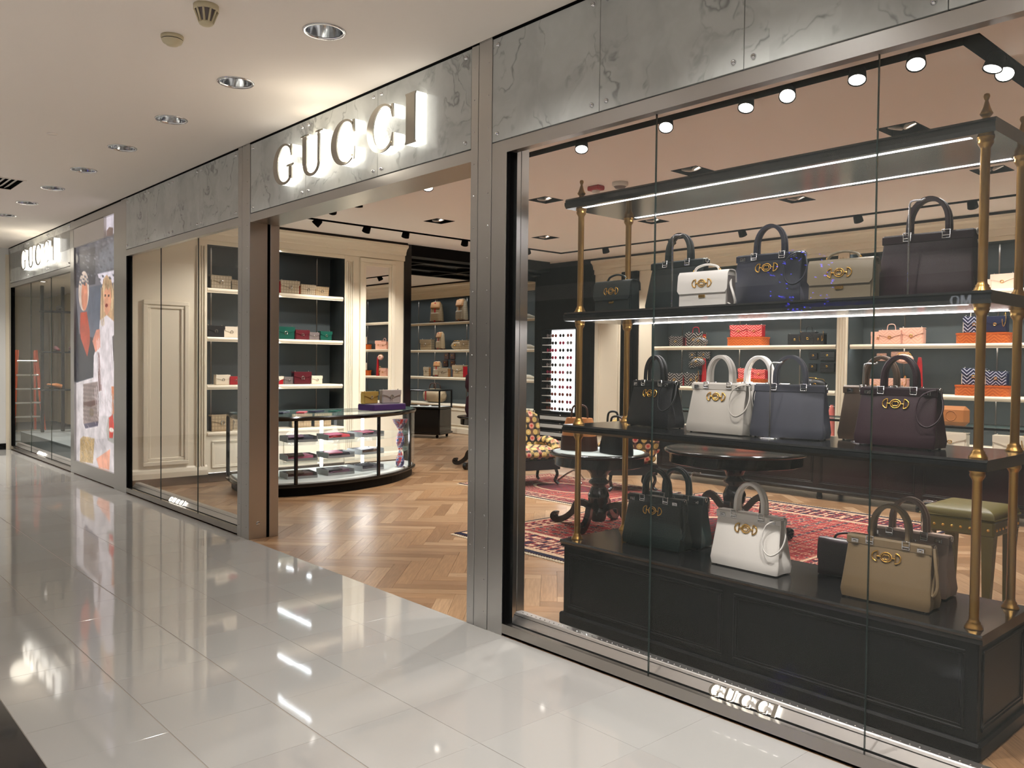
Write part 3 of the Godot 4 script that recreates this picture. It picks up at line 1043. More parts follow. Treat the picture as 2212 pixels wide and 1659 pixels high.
func shop_shell():
	# oak boards in herringbone
	var fl := struct("floor_shop", "oak herringbone boards of the shop floor")
	part("sub_floor", MB.new().span(V(-22, -0.08, -8.7), V(3.4, -0.012, -0.02)), "dark_gap", fl)
	var L := 0.66
	var W := 0.11
	var cut := PackedVector2Array([Vector2(-17.2, -8.6), Vector2(3.3, -8.6), Vector2(3.3, 0.0), Vector2(-17.2, 0.0)])
	var boards := []
	var eye := Vector2(0, 3.02)
	for a in range(-190, 190):
		for b in range(-26, 26):
			var o := Vector2(a * W + b * (L + W), a * W + b * (W - L))
			for v in 2:
				var lo := o if v == 0 else o + Vector2(-W, 0)
				var sz := Vector2(L, W) if v == 0 else Vector2(W, L)
				var c := (lo + sz * 0.5).rotated(PI / 4) + Vector2(-6, -3.5)
				if c.x < -17.5 or c.x > 3.6 or c.y < -9.0 or c.y > 0.5:
					continue
				if c.y < -1.0 and c.x < XL - 0.5 and c.y > -3.2:
					continue
				var cross := eye.x + (c.x - eye.x) * (eye.y / maxf(eye.y - c.y, 0.1))
				var seen := (cross > -9.7 and cross < -3.0)
				boards.append([c.distance_to(eye) + (0.0 if seen else 100.0), lo, sz, v])
	boards.sort_custom(func(p, q): return p[0] < q[0])
	rng.seed = 5
	var rest := MB.new()
	var n := 0
	for bd in boards:
		var lo: Vector2 = bd[1]
		var sz: Vector2 = bd[2]
		var gp := 0.0008
		var pl := PackedVector2Array()
		for q in [Vector2(gp, gp), Vector2(sz.x - gp, gp), sz - Vector2(gp, gp), Vector2(gp, sz.y - gp)]:
			pl.append((lo + q).rotated(PI / 4) + Vector2(-6, -3.5))
		var got := Geometry2D.intersect_polygons(pl, cut)
		if got.is_empty():
			continue
		pl = got[0]
		var m := MB.new() if n < 300 else rest
		var off := Vector2(rng.randf(), rng.randf())
		var tone := rng.randi() % 5
		var col := (MT["oak_%d" % tone].albedo_color as Color).srgb_to_linear()
		var top := rng.randf_range(-0.0006, 0.0)
		var put := func(p: Vector2, y: float):
			var q: Vector2 = (p - Vector2(-6, -3.5)).rotated(-PI / 4) - lo
			var uv := Vector2(q.x, q.y) if bd[3] == 0 else Vector2(q.y, q.x)
			m.s.set_smooth_group(-1)
			m.s.set_color(col)
			m.s.set_uv(Vector2(uv.x * 1.4, uv.y * 1.4) + off)
			m.s.add_vertex(V(p.x, y, p.y))
		var id := Geometry2D.triangulate_polygon(pl)
		for i in range(0, id.size(), 3):
			var p0 := pl[id[i]]
			var p1 := pl[id[i + 1]]
			var p2 := pl[id[i + 2]]
			if (p1 - p0).cross(p2 - p0) < 0:
				var sw := p1
				p1 = p2
				p2 = sw
			for p in [p0, p1, p2]:
				put.call(p, top)
		for i in pl.size():
			var p := pl[i]
			var q := pl[(i + 1) % pl.size()]
			for e in [[p, top], [q, top], [q, -0.012], [p, top], [q, -0.012], [p, -0.012]]:
				put.call(e[0], e[1])
		if n < 300:
			part("board", m, "oak_%d" % tone, fl)
		n += 1
	var rp := part("boards_beyond", rest, "oak_mixed", fl)
	rp.set_meta("kind", "stuff")

	var corn := [Vector2(0, 2.975), Vector2(0.028, 2.975), Vector2(0.03, 3.05), Vector2(0.055, 3.06), Vector2(0.062, 3.1), Vector2(0.085, 3.14), Vector2(0.12, 3.165), Vector2(0.12, 3.195), Vector2(0, 3.195)]
	# left wall
	var wl := struct("wall_left", "cream panelled left wall of the shop")
	part("wall_face", MB.new().span(V(XL, 0, -0.05), V(-10.2, YC, -1.03)), "cream", wl)
	part("wall_face", MB.new().span(V(XL, 2.98, -1.03), V(-10.6, YC, -2.95)), "cream", wl)
	part("wall_face", MB.new().span(V(XL, 0, -2.95), V(-10.6, YC, -3.93)), "cream", wl)
	part("wall_face", MB.new().span(V(-10.5, 0, -0.05), V(-10.6, YC, -3.93)), "cream", wl)
	part("panel_moulding", mould(V(XL, 0.25, -0.8), V(0, 0, 1), 0.53, 1.95, 0.05, 0.03), "cream", wl)
	part("cornice", run_z(corn, -3.93, -0.27, XL), "cream", wl)
	part("shadow_gap", MB.new().span(V(XL + 0.1, 3.195, -0.27), V(XL - 0.1, YC, -3.93)), "dark_gap", wl)
	for z in [-1.015, -2.965]:
		var fm := MB.new()
		for k in 4:
			fm.cb(V(XL + 0.012, 1.55, z + (0.022 + 0.03 * k) * (1 if z > -2 else -1)), V(0.024, 2.7, 0.018), 0.006)
		part("fluting", fm, "cream", wl)
	for a in [[-0.05, -1.03, "cream"], [-2.95, -3.93, "cream"]]:
		part("skirting", MB.new().ext([Vector2(0, 0), Vector2(0.03, 0), Vector2(0.03, 0.16), Vector2(0.02, 0.2), Vector2(0, 0.22)], a[1], a[0], Transform3D(Basis(), V(XL, 0, 0))), a[2], wl)
		part("kick_strip", MB.new().span(V(XL + 0.03, 0, a[0]), V(XL + 0.036, 0.1, a[1])), "steel_smooth", wl)
	niche("grey-backed shelving of the left wall with rows of small flap bags", V(XL, 0, -1.99), PI / 2, 1.92, [-0.75, 0.75], -2)
	var mr := thing("wall_mirror", "tall narrow mirror in a cream moulded frame on the left wall", "mirror", V(XL, 0, -3.475))
	part("glass", MB.new().span(V(0.004, 0.94, -0.19), V(0.008, 2.87, 0.19)), "mirror", mr)
	part("frame", mould(V(0, 0.86, -0.29), V(0, 0, 1), 0.58, 2.1, 0.055, 0.035), "cream", mr)
	# black portal to the side room
	var pt := struct("trim_1", "black lacquered portal to the side room")
	part("jamb", MB.new().span(V(XL + 0.02, 0, -3.93), V(-10.62, YC, -4.05)), "lacquer", pt)
	part("header", MB.new().span(V(XL + 0.02, 3.066, -4.05), V(-10.3, YC, -6.9)), "lacquer_matt", pt)
	part("soffit", MB.new().span(V(-10.3, 3.08, -4.05), V(-12.0, YC, -8.4)), "lacquer", pt)
	for x in [-10.45, -11.2, -11.95]:
		part("soffit_rib", MB.new().cb(V(x, 3.06, -6.2), V(0.06, 0.05, 4.3), 0.01), "lacquer_matt", pt)
	for z in [-4.6, -5.8, -7.0, -8.2]:
		part("soffit_rib", MB.new().cb(V(-11.2, 3.06, z), V(1.5, 0.048, 0.06), 0.01), "lacquer_matt", pt)
	# back wall
	var wb := struct("wall_back", "cream back wall of the shop")
	part("wall_face", MB.new().span(V(-9.24, 0, ZB), V(-8.06, YC, ZB - 0.5)), "cream", wb)
	part("wall_face", MB.new().span(V(-5.09, 0, ZB), V(-4.943, YC, ZB - 0.5)), "cream_shelf", wb)
	part("wall_face", MB.new().span(V(-1.97, 0, ZB), V(3.3, YC, ZB - 0.5)), "cream", wb)
	part("wall_face", MB.new().span(V(-8.06, 2.98, ZB), V(-1.97, YC, ZB - 0.5)), "cream", wb)
	part("wall_face", MB.new().span(V(-8.06, 0, ZB - 0.44), V(-1.97, 2.98, ZB - 0.5)), "cream", wb)
	part("cornice", run_x(corn, -9.24, 3.3, ZB), "cream", wb)
	part("shadow_gap", MB.new().span(V(-9.24, 3.195, ZB + 0.1), V(3.3, YC, ZB - 0.1)), "dark_gap", wb)
	part("dark_pilaster", MB.new().cb(V(-8.475, 1.5, ZB + 0.03), V(0.33, 2.95, 0.06), 0.01).cb(V(-8.56, 1.5, ZB + 0.07), V(0.05, 2.9, 0.03), 0.01).cb(V(-8.4, 1.5, ZB + 0.07), V(0.05, 2.9, 0.03), 0.01), "lacquer_matt", wb)
	part("panel_moulding", mould(V(-9.18, 0.35, ZB), Vector3.RIGHT, 0.46, 2.5, 0.04, 0.025), "cream", wb)
	var fm2 := MB.new()
	for k in 4:
		fm2.cb(V(-5.068 + 0.034 * k, 1.75, ZB + 0.008), V(0.02, 2.3, 0.016), 0.005)
	part("fluting", fm2, "cream_shelf", wb)
	part("skirting", MB.new().span(V(-9.24, 0, ZB), V(-8.06, 0.2, ZB + 0.03)), "cream", wb)
	niche("wide grey-backed shelving behind the display stand, nearer the sunglasses cabinet", V(-6.575, 0, ZB), 0, 2.96, [-1.2, -0.18, 0.77], 4)
	niche("wide grey-backed shelving at the right behind the brass posts", V(-3.455, 0, ZB), 0, 2.96, [-0.95, 0.1, 0.95], 4)
	# side room
	var wa := struct("wall_annex", "walls of the side room beyond the black portal")
	part("wall_face", MB.new().span(V(-17.2, 0, -8.44), V(-9.2, YC, -8.6)), "cream", wa)
	part("wall_face", MB.new().span(V(-17.2, 2.98, -8.0), V(-9.2, YC, -8.44)), "cream", wa)
	part("wall_face", MB.new().span(V(-17.4, 0, -3.3), V(-17.2, YC, -8.6)), "cream", wa)
	part("wall_face", MB.new().span(V(-17.2, 0, -3.3), V(-10.5, YC, -3.5)), "cream", wa)
	part("wall_face", MB.new().span(V(-11.55, 0, -8.0), V(-10.5, 2.98, -8.44)), "cream", wa)
	part("cornice", run_x(corn, -17.2, -10.5, -8.0), "cream", wa)
	part("shadow_gap", MB.new().span(V(-17.2, 3.195, -7.9), V(-10.5, YC, -8.1)), "dark_gap", wa)
	niche("grey-backed shelving with backpacks in the side room beyond the black portal", V(-14.37, 0, -8.0), 0, 5.6, [-1.55, -0.9, 0.25, 1.2], 6)
	struct_mesh("wall_right", MB.new().span(V(3.3, 0, -0.26), V(3.5, YC + 0.3, -8.7)), "cream")
	struct_mesh("wall_upper", MB.new().span(V(-17.4, YC, -0.2), V(3.4, YM + 0.3, -0.262)), "shop_plaster")
	# ceiling with dark light slots and square lamp openings
	var cs := CSGBox3D.new()
	cs.name = "ceiling_shop"
	cs.size = V(20.9, 0.3, 8.45)
	cs.position = V(-6.95, YC + 0.15, -4.475)
	cs.material = MT["shop_plaster"]
	cs.set_meta("kind", "structure")
	cs.set_meta("label", "cream shop ceiling with black light slots")
	add_child(cs)
	var cut_box := func(c: Vector3, z: Vector3):
		var h := CSGBox3D.new()
		h.name = "opening"
		h.operation = CSGShape3D.OPERATION_SUBTRACTION
		h.size = z
		h.material = MT["matt_black"]
		cs.add_child(h, true)
		h.position = c - cs.position
	cut_box.call(V(-5.39, YC, -1.70), V(7.58, 0.24, 0.12))
	cut_box.call(V(-5.39, YC, -6.22), V(7.58, 0.24, 0.12))
	cut_box.call(V(-9.12, YC, -3.96), V(0.12, 0.24, 4.6))
	cut_box.call(V(-1.66, YC, -3.96), V(0.12, 0.24, 4.6))
	for z in [-3.11, -4.92]:
		for x in [-8.14, -6.29, -4.43, -2.6]:
			cut_box.call(V(x, YC, z), V(0.26, 0.24, 0.26))
	cut_box.call(V(-4.26, YC, -4.0), V(0.34, 0.2, 0.05))

func shop_ceiling_fittings():
	var can := MB.new().lathe([[0.0, 0.055], [0.03, 0.055], [0.045, 0.04], [0.052, -0.04], [0.048, -0.04], [0.044, -0.03]], 18).mesh()
	var face := MB.new().lathe([[0.0, -0.036], [0.047, -0.034], [0.047, -0.03], [0.0, -0.03]], 18).mesh()
	var arm := MB.new().box(V(0, 0.085, 0), V(0.02, 0.07, 0.02)).mesh()
	# heads in the front slot: place and aim
	var heads := [[-8.23, -1.7, V(-10.0, 1.4, -2.2)], [-7.7, -1.7, V(-8.6, 0.6, -2.2)], [-6.45, -1.7, V(-5.4, 0, -1.0)], [-5.55, -1.7, V(-5.8, 0, -2.6)], [-4.45, -1.7, V(-3.6, 0.8, -0.8)], [-3.64, -1.7, V(-3.0, 1.5, -0.7)], [-3.0, -1.7, V(-2.6, 0.7, -0.6)], [-2.71, -1.7, V(-2.2, 1.9, -0.65)], [-2.27, -1.7, V(-1.8, 0.6, -0.6)], [-1.94, -1.7, V(-1.5, 1.4, -0.65)],
		[-1.66, -2.05, V(-2.2, 0.4, -1.2)], [-1.66, -2.22, V(-1.2, 1.0, -0.6)], [-9.12, -2.0, V(-10.0, 1.5, -0.7)], [-9.12, -2.7, V(-10.2, 1.5, -2.7)], [-9.12, -3.3, V(-10.1, 1.4, -3.5)], [-9.12, -4.3, V(-10.6, 0.8, -5.0)], [-9.12, -5.5, V(-10.0, 1.2, -6.9)],
		[-8.2, -6.22, V(-8.4, 1.2, -7.2)], [-7.0, -6.22, V(-7.0, 1.4, -7.4)], [-5.9, -6.22, V(-5.9, 1.4, -7.4)], [-4.4, -6.22, V(-4.4, 1.4, -7.4)], [-3.2, -6.22, V(-3.3, 1.6, -7.4)], [-2.2, -6.22, V(-2.4, 1.2, -7.3)]]
	for i in heads.size():
		var h: Array = heads[i]
		var p := V(h[0], YC - 0.035, h[1])
		var where := "in the front ceiling slot above the window display" if i < 10 else ("in the right ceiling slot" if i < 12 else ("in the left ceiling slot" if i < 17 else "in the rear ceiling slot before the back wall"))
		var ord := ["first", "second", "third", "fourth", "fifth", "sixth", "seventh", "eighth", "ninth", "tenth"]
		var idx := i if i < 10 else (i - 10 if i < 12 else (i - 12 if i < 17 else i - 17))
		var t := thing("track_spotlight", "black adjustable spotlight %s, %s from the %s" % [where, ord[idx], "left" if (i < 10 or i >= 17) else "front"], "spotlight", p, 0, "spotlights in the ceiling slots")
		var dirn: Vector3 = (h[2] - p).normalized()
		var b := Basis(Quaternion(Vector3.DOWN, dirn))
		var c := part("housing", can, "matt_black", t)
		c.basis = b
		var f := part("lamp_lens", face, "bulb", t)
		f.basis = b
		part("stem", arm, "matt_black", t)
		spot(p + dirn * 0.05, h[2], (8.0 if i in [6, 8] else (4.5 if i > 3 else 3.0)) if i < 12 else (4.0 if i < 17 else 4.0), 32, Color(1, 0.98, 0.955), 0.04)
	var ringm := MB.new().lathe([[0.0, 0.02], [0.045, 0.015], [0.055, 0.0], [0.05, -0.012], [0.04, -0.008], [0.036, 0.005]], 18).mesh()
	var lensm := MB.new().lathe([[0.0, -0.004], [0.042, 0.0], [0.0, 0.006]], 18).mesh()
	var frm := MB.new().span(V(-0.135, 0.0, -0.135), V(0.135, 0.004, -0.128)).span(V(-0.135, 0.0, 0.128), V(0.135, 0.004, 0.135)).span(V(-0.135, 0.0, -0.128), V(-0.128, 0.004, 0.128)).span(V(0.128, 0.0, -0.128), V(0.135, 0.004, 0.128)).mesh()
	var col := ["first", "second", "third", "fourth"]
	for r in 2:
		for k in 4:
			var p := V([-8.14, -6.29, -4.43, -2.6][k], YC, [-3.11, -4.92][r])
			var t := thing("square_downlight", "square black recessed downlight, %s from the left in the %s row of the shop ceiling" % [col[k], ["front", "rear"][r]], "downlight", p, 0, "square downlights of the shop ceiling")
			part("trim", frm, "matt_black", t, V(0, -0.004, 0))
			for s in [-1, 1]:
				var u := part("lamp_ring", ringm, "white_plastic", t, V(0.055 * s, 0.02, 0), V(0.25, 0, 0.35 * s))
				part("lamp_lens", lensm, "bulb", u)
			spot(p + V(0, -0.02, 0), p + V(0, -2, 0), 8.0, 60, Color(1, 0.985, 0.965), 0.07)
	# light of the side room
	for x in [-12.4, -14.6]:
		var t := thing("square_downlight", "square recessed downlight over the %s part of the side room" % ("near" if x > -13 else "far"), "downlight", V(x, YC, -6.3), 0, "square downlights of the shop ceiling")
		part("trim", frm, "matt_black", t, V(0, -0.006, 0))
		part("lamp_lens", lensm, "bulb", t, V(0, -0.012, 0))
		spot(V(x, YC - 0.06, -6.3), V(x, 0, -6.6), 6.0, 60, Color(1, 0.985, 0.965), 0.07)

# ------------------------------------------------------------------ the brass and black display stand
func display_stand():
	var t := thing("display_stand", "tall black display stand with brass posts and lit shelves in the window", "display stand", V(-2.2325, 0, -0.69))
	var hw := 1.12
	var hd := 0.29
	var base := part("base_cabinet", MB.new().cb(V(0, 0.235, 0), V(2 * hw - 0.03, 0.43, 2 * hd - 0.03), 0.004), "lacquer_matt", t)
	part("base_top", MB.new().ext([Vector2(-hd, 0.49), Vector2(-hd - 0.006, 0.482), Vector2(-hd, 0.472), Vector2(-hd + 0.008, 0.462), Vector2(-hd + 0.004, 0.452), Vector2(-hd + 0.012, 0.448), Vector2(hd - 0.012, 0.448), Vector2(hd - 0.004, 0.452), Vector2(hd - 0.008, 0.462), Vector2(hd, 0.472), Vector2(hd + 0.006, 0.482), Vector2(hd, 0.49)], -hw, hw, Transform3D(Basis(V(0, 0, 1), V(0, 1, 0), V(-1, 0, 0)), Vector3.ZERO)), "lacquer", t)
	part("plinth", MB.new().cb(V(0, 0.035, 0), V(2 * hw + 0.01, 0.07, 2 * hd + 0.01), 0.01), "lacquer_matt", base)
	for i in 2:
		part("front_panel", mould(V(-hw + 0.06 + i * (hw - 0.03), 0.1, hd - 0.015), Vector3.RIGHT, hw - 0.09, 0.32, 0.014, 0.008), "lacquer_matt", base)
	part("side_board", mould(V(hw - 0.015, 0.1, -hd + 0.05), V(0, 0, 1), 2 * hd - 0.1, 0.32, 0.014, 0.008), "lacquer_matt", base)
	var edge := func(y1: float, y0: float) -> Array:
		var h := y1 - y0
		return [Vector2(-hd + 0.012, y0), Vector2(-hd, y0 + 0.3 * h), Vector2(-hd, y0 + 0.62 * h), Vector2(-hd + 0.008, y0 + 0.72 * h), Vector2(-hd + 0.004, y0 + 0.8 * h), Vector2(-hd + 0.012, y1), Vector2(hd - 0.012, y1), Vector2(hd - 0.004, y0 + 0.8 * h), Vector2(hd - 0.008, y0 + 0.72 * h), Vector2(hd, y0 + 0.62 * h), Vector2(hd, y0 + 0.3 * h), Vector2(hd - 0.012, y0)]
	var names := ["lower", "middle", "top"]
	var tops := [[1.155, 1.11], [1.799, 1.75], [2.447, 2.393]]
	for i in 3:
		var y1: float = tops[i][0]
		var y0: float = tops[i][1]
		var sh := part("shelf", MB.new().ext(edge.call(y1, y0), -hw, hw, Transform3D(Basis(V(0, 0, 1), V(0, 1, 0), V(-1, 0, 0)), Vector3.ZERO)), "lacquer", t)
		if i > 0:
			for z in [0.235, -0.225]:
				part("led_strip", MB.new().box(V(0.0, y0 - 0.0002, z), V(2 * hw - 0.2, 0.0006, 0.026)), "led", sh)
				area(V(-2.2325, y0 - 0.002, -0.69 + z), V(-2.2325, y0 - 1, -0.69 + z * 0.5), 2 * hw - 0.2, 0.026, 0.3 if i == 2 else 0.6)
	var post := MB.new().lathe([[0.017, 0.0], [0.0178, 0.2], [0.017, 0.5]], 16)
	for sx in [-1, 1]:
		for sz in [-1, 1]:
			var c := V(sx * 1.0625, 0, 0.21 * sz)
			var m := MB.new()
			for s in [[0.49, 1.11], [1.155, 1.75], [1.799, 2.393]]:
				var a: float = s[0]
				var b: float = s[1]
				m.lathe([[0.034, a], [0.034, a + 0.006], [0.029, a + 0.01], [0.029, a + 0.015], [0.024, a + 0.019], [0.025, a + 0.024], [0.019, a + 0.031], [0.0175, a + 0.04], [0.0172, (a + b) / 2], [0.0175, b - 0.045], [0.02, b - 0.038], [0.0265, b - 0.028], [0.0285, b - 0.02], [0.0265, b - 0.013], [0.03, b - 0.007], [0.031, b]], 20, c)
			var p := part("post", m, "brass", t)
			part("finial", MB.new().lathe([[0.026, 2.447], [0.026, 2.453], [0.018, 2.46], [0.013, 2.468], [0.02, 2.476], [0.024, 2.482], [0.02, 2.49], [0.014, 2.505], [0.009, 2.522], [0.006, 2.532], [0.0095, 2.54], [0.012, 2.548], [0.0095, 2.557], [0.0, 2.561]], 18, c), "brass", p)

# ------------------------------------------------------------------ handbags
func emblem_mesh() -> Mesh:
	if not cache.has("emblem"):
		var m := MB.new()
		m.tube(ring_path(0.0205, 0.0175, 18), 0.0027, 6, true)
		m.tube(ring_path(0.0085, 0.0095, 10, 0.7, 5.6, V(-0.0045, 0, 0.001)), 0.0022, 6)
		m.tube(ring_path(0.0085, 0.0095, 10, -2.44, 2.44, V(0.0045, 0, 0.002)), 0.0022, 6)
		for s in [-1.0, 1.0]:
			m.tube([V(0.0205 * s, 0, 0), V(0.027 * s, 0, 0.002), V(0.0335 * s, 0, 0)], 0.0034, 6)
			var d := []
			for i in 11:
				var a := -PI / 2 + PI * i / 10.0
				d.append(V(s * (0.0335 + 0.0195 * cos(a)), 0.019 * sin(a), 0))
			m.tube(d, 0.0029, 6)
			m.tube([V(0.0335 * s, -0.019, 0), V(0.0335 * s, 0.019, 0)], 0.0026, 6)
		cache["emblem"] = m.mesh()
	return cache["emblem"]

func tote(at: Vector3, turn: float, label: String, mat: String, o := {}) -> Node3D:
	var t := thing("tote_bag", label, "handbag", at, turn, "top-handle bags on the display stand")
	if not cache.has("tote"):
		var c := {}
		var rings := []
		for i in 12:
			var q := i / 11.0
			var hw := lerpf(0.197, 0.18, q) - 0.003 * sin(q * PI)
			var f := lerpf(0.076, 0.02, pow(q, 0.85)) + 0.006 * sin(q * PI)
			if i == 0:
				hw -= 0.008
				f -= 0.008
			var gi := lerpf(0.006, 0.055, smoothstep(0.0, 1.0, q))
			var y := 0.006 + 0.262 * q if i > 0 else 0.0
			rings.append([V(-hw, y, f - 0.01), V(-hw + 0.008, y, f), V(0, y, f + 0.003 * sin(q * PI)), V(hw - 0.008, y, f), V(hw, y, f - 0.01), V(hw - gi, y, 0.004), V(hw - gi, y, -0.004), V(hw, y, -f + 0.01), V(hw - 0.008, y, -f), V(0, y, -f), V(-hw + 0.008, y, -f), V(-hw, y, -f + 0.01), V(-hw + gi, y, -0.004), V(-hw + gi, y, 0.004)])
		var body := MB.new()
		var grp := [1, 1, 1, 1, 2, 3, 4, 5, 5, 5, 5, 6, 7, 8]
		for i in 11:
			for k in 14:
				var A: Array = rings[i]
				var B: Array = rings[i + 1]
				var k2 := (k + 1) % 14
				var mid: Vector3 = (A[k] + A[k2]) * 0.5
				var out := V(mid.x, 0, mid.z)
				if k in [4, 5, 6, 11, 12, 13]:
					out = V(signf(mid.x), 0, 0)
				elif k in [1, 2, 8, 9]:
					out = V(0, 0, signf(mid.z))
				body.oq(A[k], A[k2], B[k2], B[k], out, grp[k])
		var lo: Array = rings[0]
		var hi: Array = rings[11]
		for k in range(1, 13):
			body.tri(lo[0], lo[k], lo[k + 1])
			body.tri(hi[0], hi[k + 1], hi[k])
		c.body = body.mesh()
		c.band = MB.new().cb(V(0, 0.252, 0.026), V(0.368, 0.036, 0.01), 0.003).cb(V(0, 0.252, -0.026), V(0.368, 0.036, 0.01), 0.003).cb(V(0, 0.27, 0), V(0.36, 0.008, 0.05), 0.003).mesh()
		var path := [V(-0.078, 0.262, 0), V(-0.079, 0.285, 0)]
		for i in 17:
			var a := PI - PI * i / 16.0
			path.append(V(0.078 * cos(a), 0.315 + 0.1 * sin(a), 0))
		path.append(V(0.079, 0.285, 0))
		path.append(V(0.078, 0.262, 0))
		c.handle = MB.new().sweep(path, [Vector2(-0.008, -0.009), Vector2(0.008, -0.009), Vector2(0.009, 0.004), Vector2(0.005, 0.009), Vector2(-0.005, 0.009), Vector2(-0.009, 0.004)], Vector3.BACK).mesh()
		var sq := [V(-0.015, -0.017, 0), V(0.015, -0.017, 0), V(0.015, 0.017, 0), V(-0.015, 0.017, 0)]
		c.buckle = MB.new().tube(sq, 0.0032, 6, true).cb(V(0, -0.006, 0.001), V(0.034, 0.005, 0.006), 0.001).mesh()
		c.clasp = MB.new().cb(V(0, 0, 0), V(0.032, 0.02, 0.009), 0.002).cb(V(0, -0.002, 0.006), V(0.016, 0.01, 0.006), 0.002).mesh()
		c.ring = MB.new().tube(ring_path(0.01, 0.012, 12), 0.0024, 6, true).mesh()
		c.strap = MB.new().tube(smooth([V(0.186, 0.262, 0.0), V(0.165, 0.262, 0.05), V(0.125, 0.235, 0.062), V(0.108, 0.18, 0.068), V(0.125, 0.12, 0.082), V(0.168, 0.098, 0.086), V(0.205, 0.13, 0.06), V(0.212, 0.19, 0.03), V(0.19, 0.255, 0.004)], 4), 0.0065, 6, false, 0.5).mesh()
		c.strap2 = MB.new().tube(smooth([V(0.186, 0.262, 0.01), V(0.2, 0.2, 0.03), V(0.215, 0.11, 0.045), V(0.2, 0.065, 0.05), V(0.192, 0.1, 0.03), V(0.196, 0.2, 0.0), V(0.184, 0.262, -0.01)], 4), 0.0075, 6, false, 0.4).mesh()
		c.foot = MB.new().lathe([[0.0, 0.0], [0.006, 0.0], [0.006, 0.006], [0.0, 0.008]], 8).mesh()
		cache["tote"] = c
	var c: Dictionary = cache["tote"]
	var up := V(0, 0.006, 0)
	part("body", c.body, mat, t, up)
	part("top_band", c.band, mat, t, up)
	var metal: String = o.get("metal", "chrome")
	for s in [1, -1]:
		var h := part("handle", c.handle, mat, t, up + V(0, 0, 0.026 * s), V(-0.035 * s, 0, 0))
		h.position.y += 0.004
		for x in [-0.078, 0.078]:
			part("buckle", c.buckle, metal, h, V(x, 0.256, 0.016 * s))
	for x in [-0.142, 0.142]:
		part("clasp", c.clasp, metal, t, up + V(x, 0.25, 0.036))
	for x in [-0.186, 0.186]:
		part("side_ring", c.ring, metal, t, up + V(x, 0.262, 0), V(0, PI / 2, 0))
	if o.get("emblem", true):
		part("emblem", emblem_mesh(), "gold", t, up + V(0, 0.198, 0.044), V(-0.2, 0, 0), V(1.17, 1.17, 1.1))
	if o.get("strap", 0) == 1:
		part("strap", c.strap, mat, t, up)
	elif o.get("strap", 0) == 2:
		part("strap", c.strap2, mat, t, up)
	for x in [-0.165, 0.165]:
		for z in [-0.05, 0.05]:
			part("foot", c.foot, metal, t, V(x, 0, z))
	var sc: float = o.get("scale", 1.0)
	t.scale = V(sc * o.get("wide", 1.0), sc, sc)
	return t

func flap_bag(at: Vector3, turn: float, label: String, mat: String, o := {}) -> Node3D:
	var t := thing("flap_bag", label, "handbag", at, turn, "flap bags on the display stand")
	if not cache.has("flap"):
		var c := {}
		# outline (z, y)
		var pr := [Vector2(-0.036, 0.0), Vector2(0.036, 0.0), Vector2(0.042, 0.008), Vector2(0.04, 0.1), Vector2(0.034, 0.155), Vector2(0.024, 0.172), Vector2(-0.024, 0.172), Vector2(-0.034, 0.158), Vector2(-0.042, 0.008)]
		var turned := Transform3D(Basis(V(0, 0, 1), V(0, 1, 0), V(-1, 0, 0)), Vector3.ZERO)
		c.body = MB.new().ext(pr, -0.13, 0.13, turned).mesh()
		var side := MB.new()
		for s in [-1.0, 1.0]:
			side.ext([Vector2(-0.034, 0.006), Vector2(0.034, 0.006), Vector2(0.028, 0.15), Vector2(-0.028, 0.15)], 0.1298 * s, 0.1375 * s, turned)
		c.side = side.mesh()
		var path := [V(0, 0.12, -0.041), V(0, 0.16, -0.037), V(0, 0.176, -0.026), V(0, 0.179, 0.0), V(0, 0.176, 0.026), V(0, 0.16, 0.038), V(0, 0.12, 0.043), V(0, 0.085, 0.0455), V(0, 0.07, 0.046)]
		var rings := []
		for i in path.size():
			var hw := 0.139 if i < path.size() - 1 else 0.128
			var p: Vector3 = path[i]
			var tn: Vector3 = (path[mini(i + 1, 8)] - path[maxi(i - 1, 0)]).normalized()
			var nn := V(1, 0, 0).cross(tn) * -0.0025
			rings.append([p + V(-hw, 0, 0) + nn, p + V(hw, 0, 0) + nn, p + V(hw, 0, 0) - nn, p + V(-hw, 0, 0) - nn])
		c.flap = MB.new().loft(rings, false, -2).mesh()
		c.plate = MB.new().cb(V(0, 0, 0), V(0.036, 0.014, 0.006), 0.002).mesh()
		c.handle = MB.new().tube(smooth([V(-0.07, 0.176, 0), V(-0.055, 0.2, 0), V(0.0, 0.212, 0), V(0.055, 0.2, 0), V(0.07, 0.176, 0)], 5), 0.006, 6).mesh()
		c.ring = MB.new().tube(ring_path(0.008, 0.01, 10), 0.002, 6, true).mesh()
		cache["flap"] = c
	var c: Dictionary = cache["flap"]
	part("body", c.body, mat, t)
	part("gusset", c.side, o.get("side", mat), t)
	var f := part("flap", c.flap, mat, t)
	if o.get("emblem", true):
		part("emblem", emblem_mesh(), "gold", f, V(0, 0.118, 0.0475), V(-0.06, 0, 0))
		part("lock_plate", c.plate, "gold", t, V(0, 0.056, 0.045))
	var h := part("handle", c.handle, mat, t)
	for x in [-0.072, 0.072]:
		part("handle_ring", c.ring, "gold", h, V(x, 0.18, 0), V(0, PI / 2, 0))
	if o.get("strap", false):
		part("strap", MB.new().tube(smooth([V(0.13, 0.14, 0.0), V(0.15, 0.1, 0.03), V(0.175, 0.06, 0.05), V(0.18, 0.02, 0.04), V(0.16, 0.008, 0.03), V(0.135, 0.02, 0.03)], 5), 0.006, 6, false, 0.5), mat, t)
	var sc: float = o.get("scale", 1.0)
	t.scale = V(sc, sc, sc)
	return t

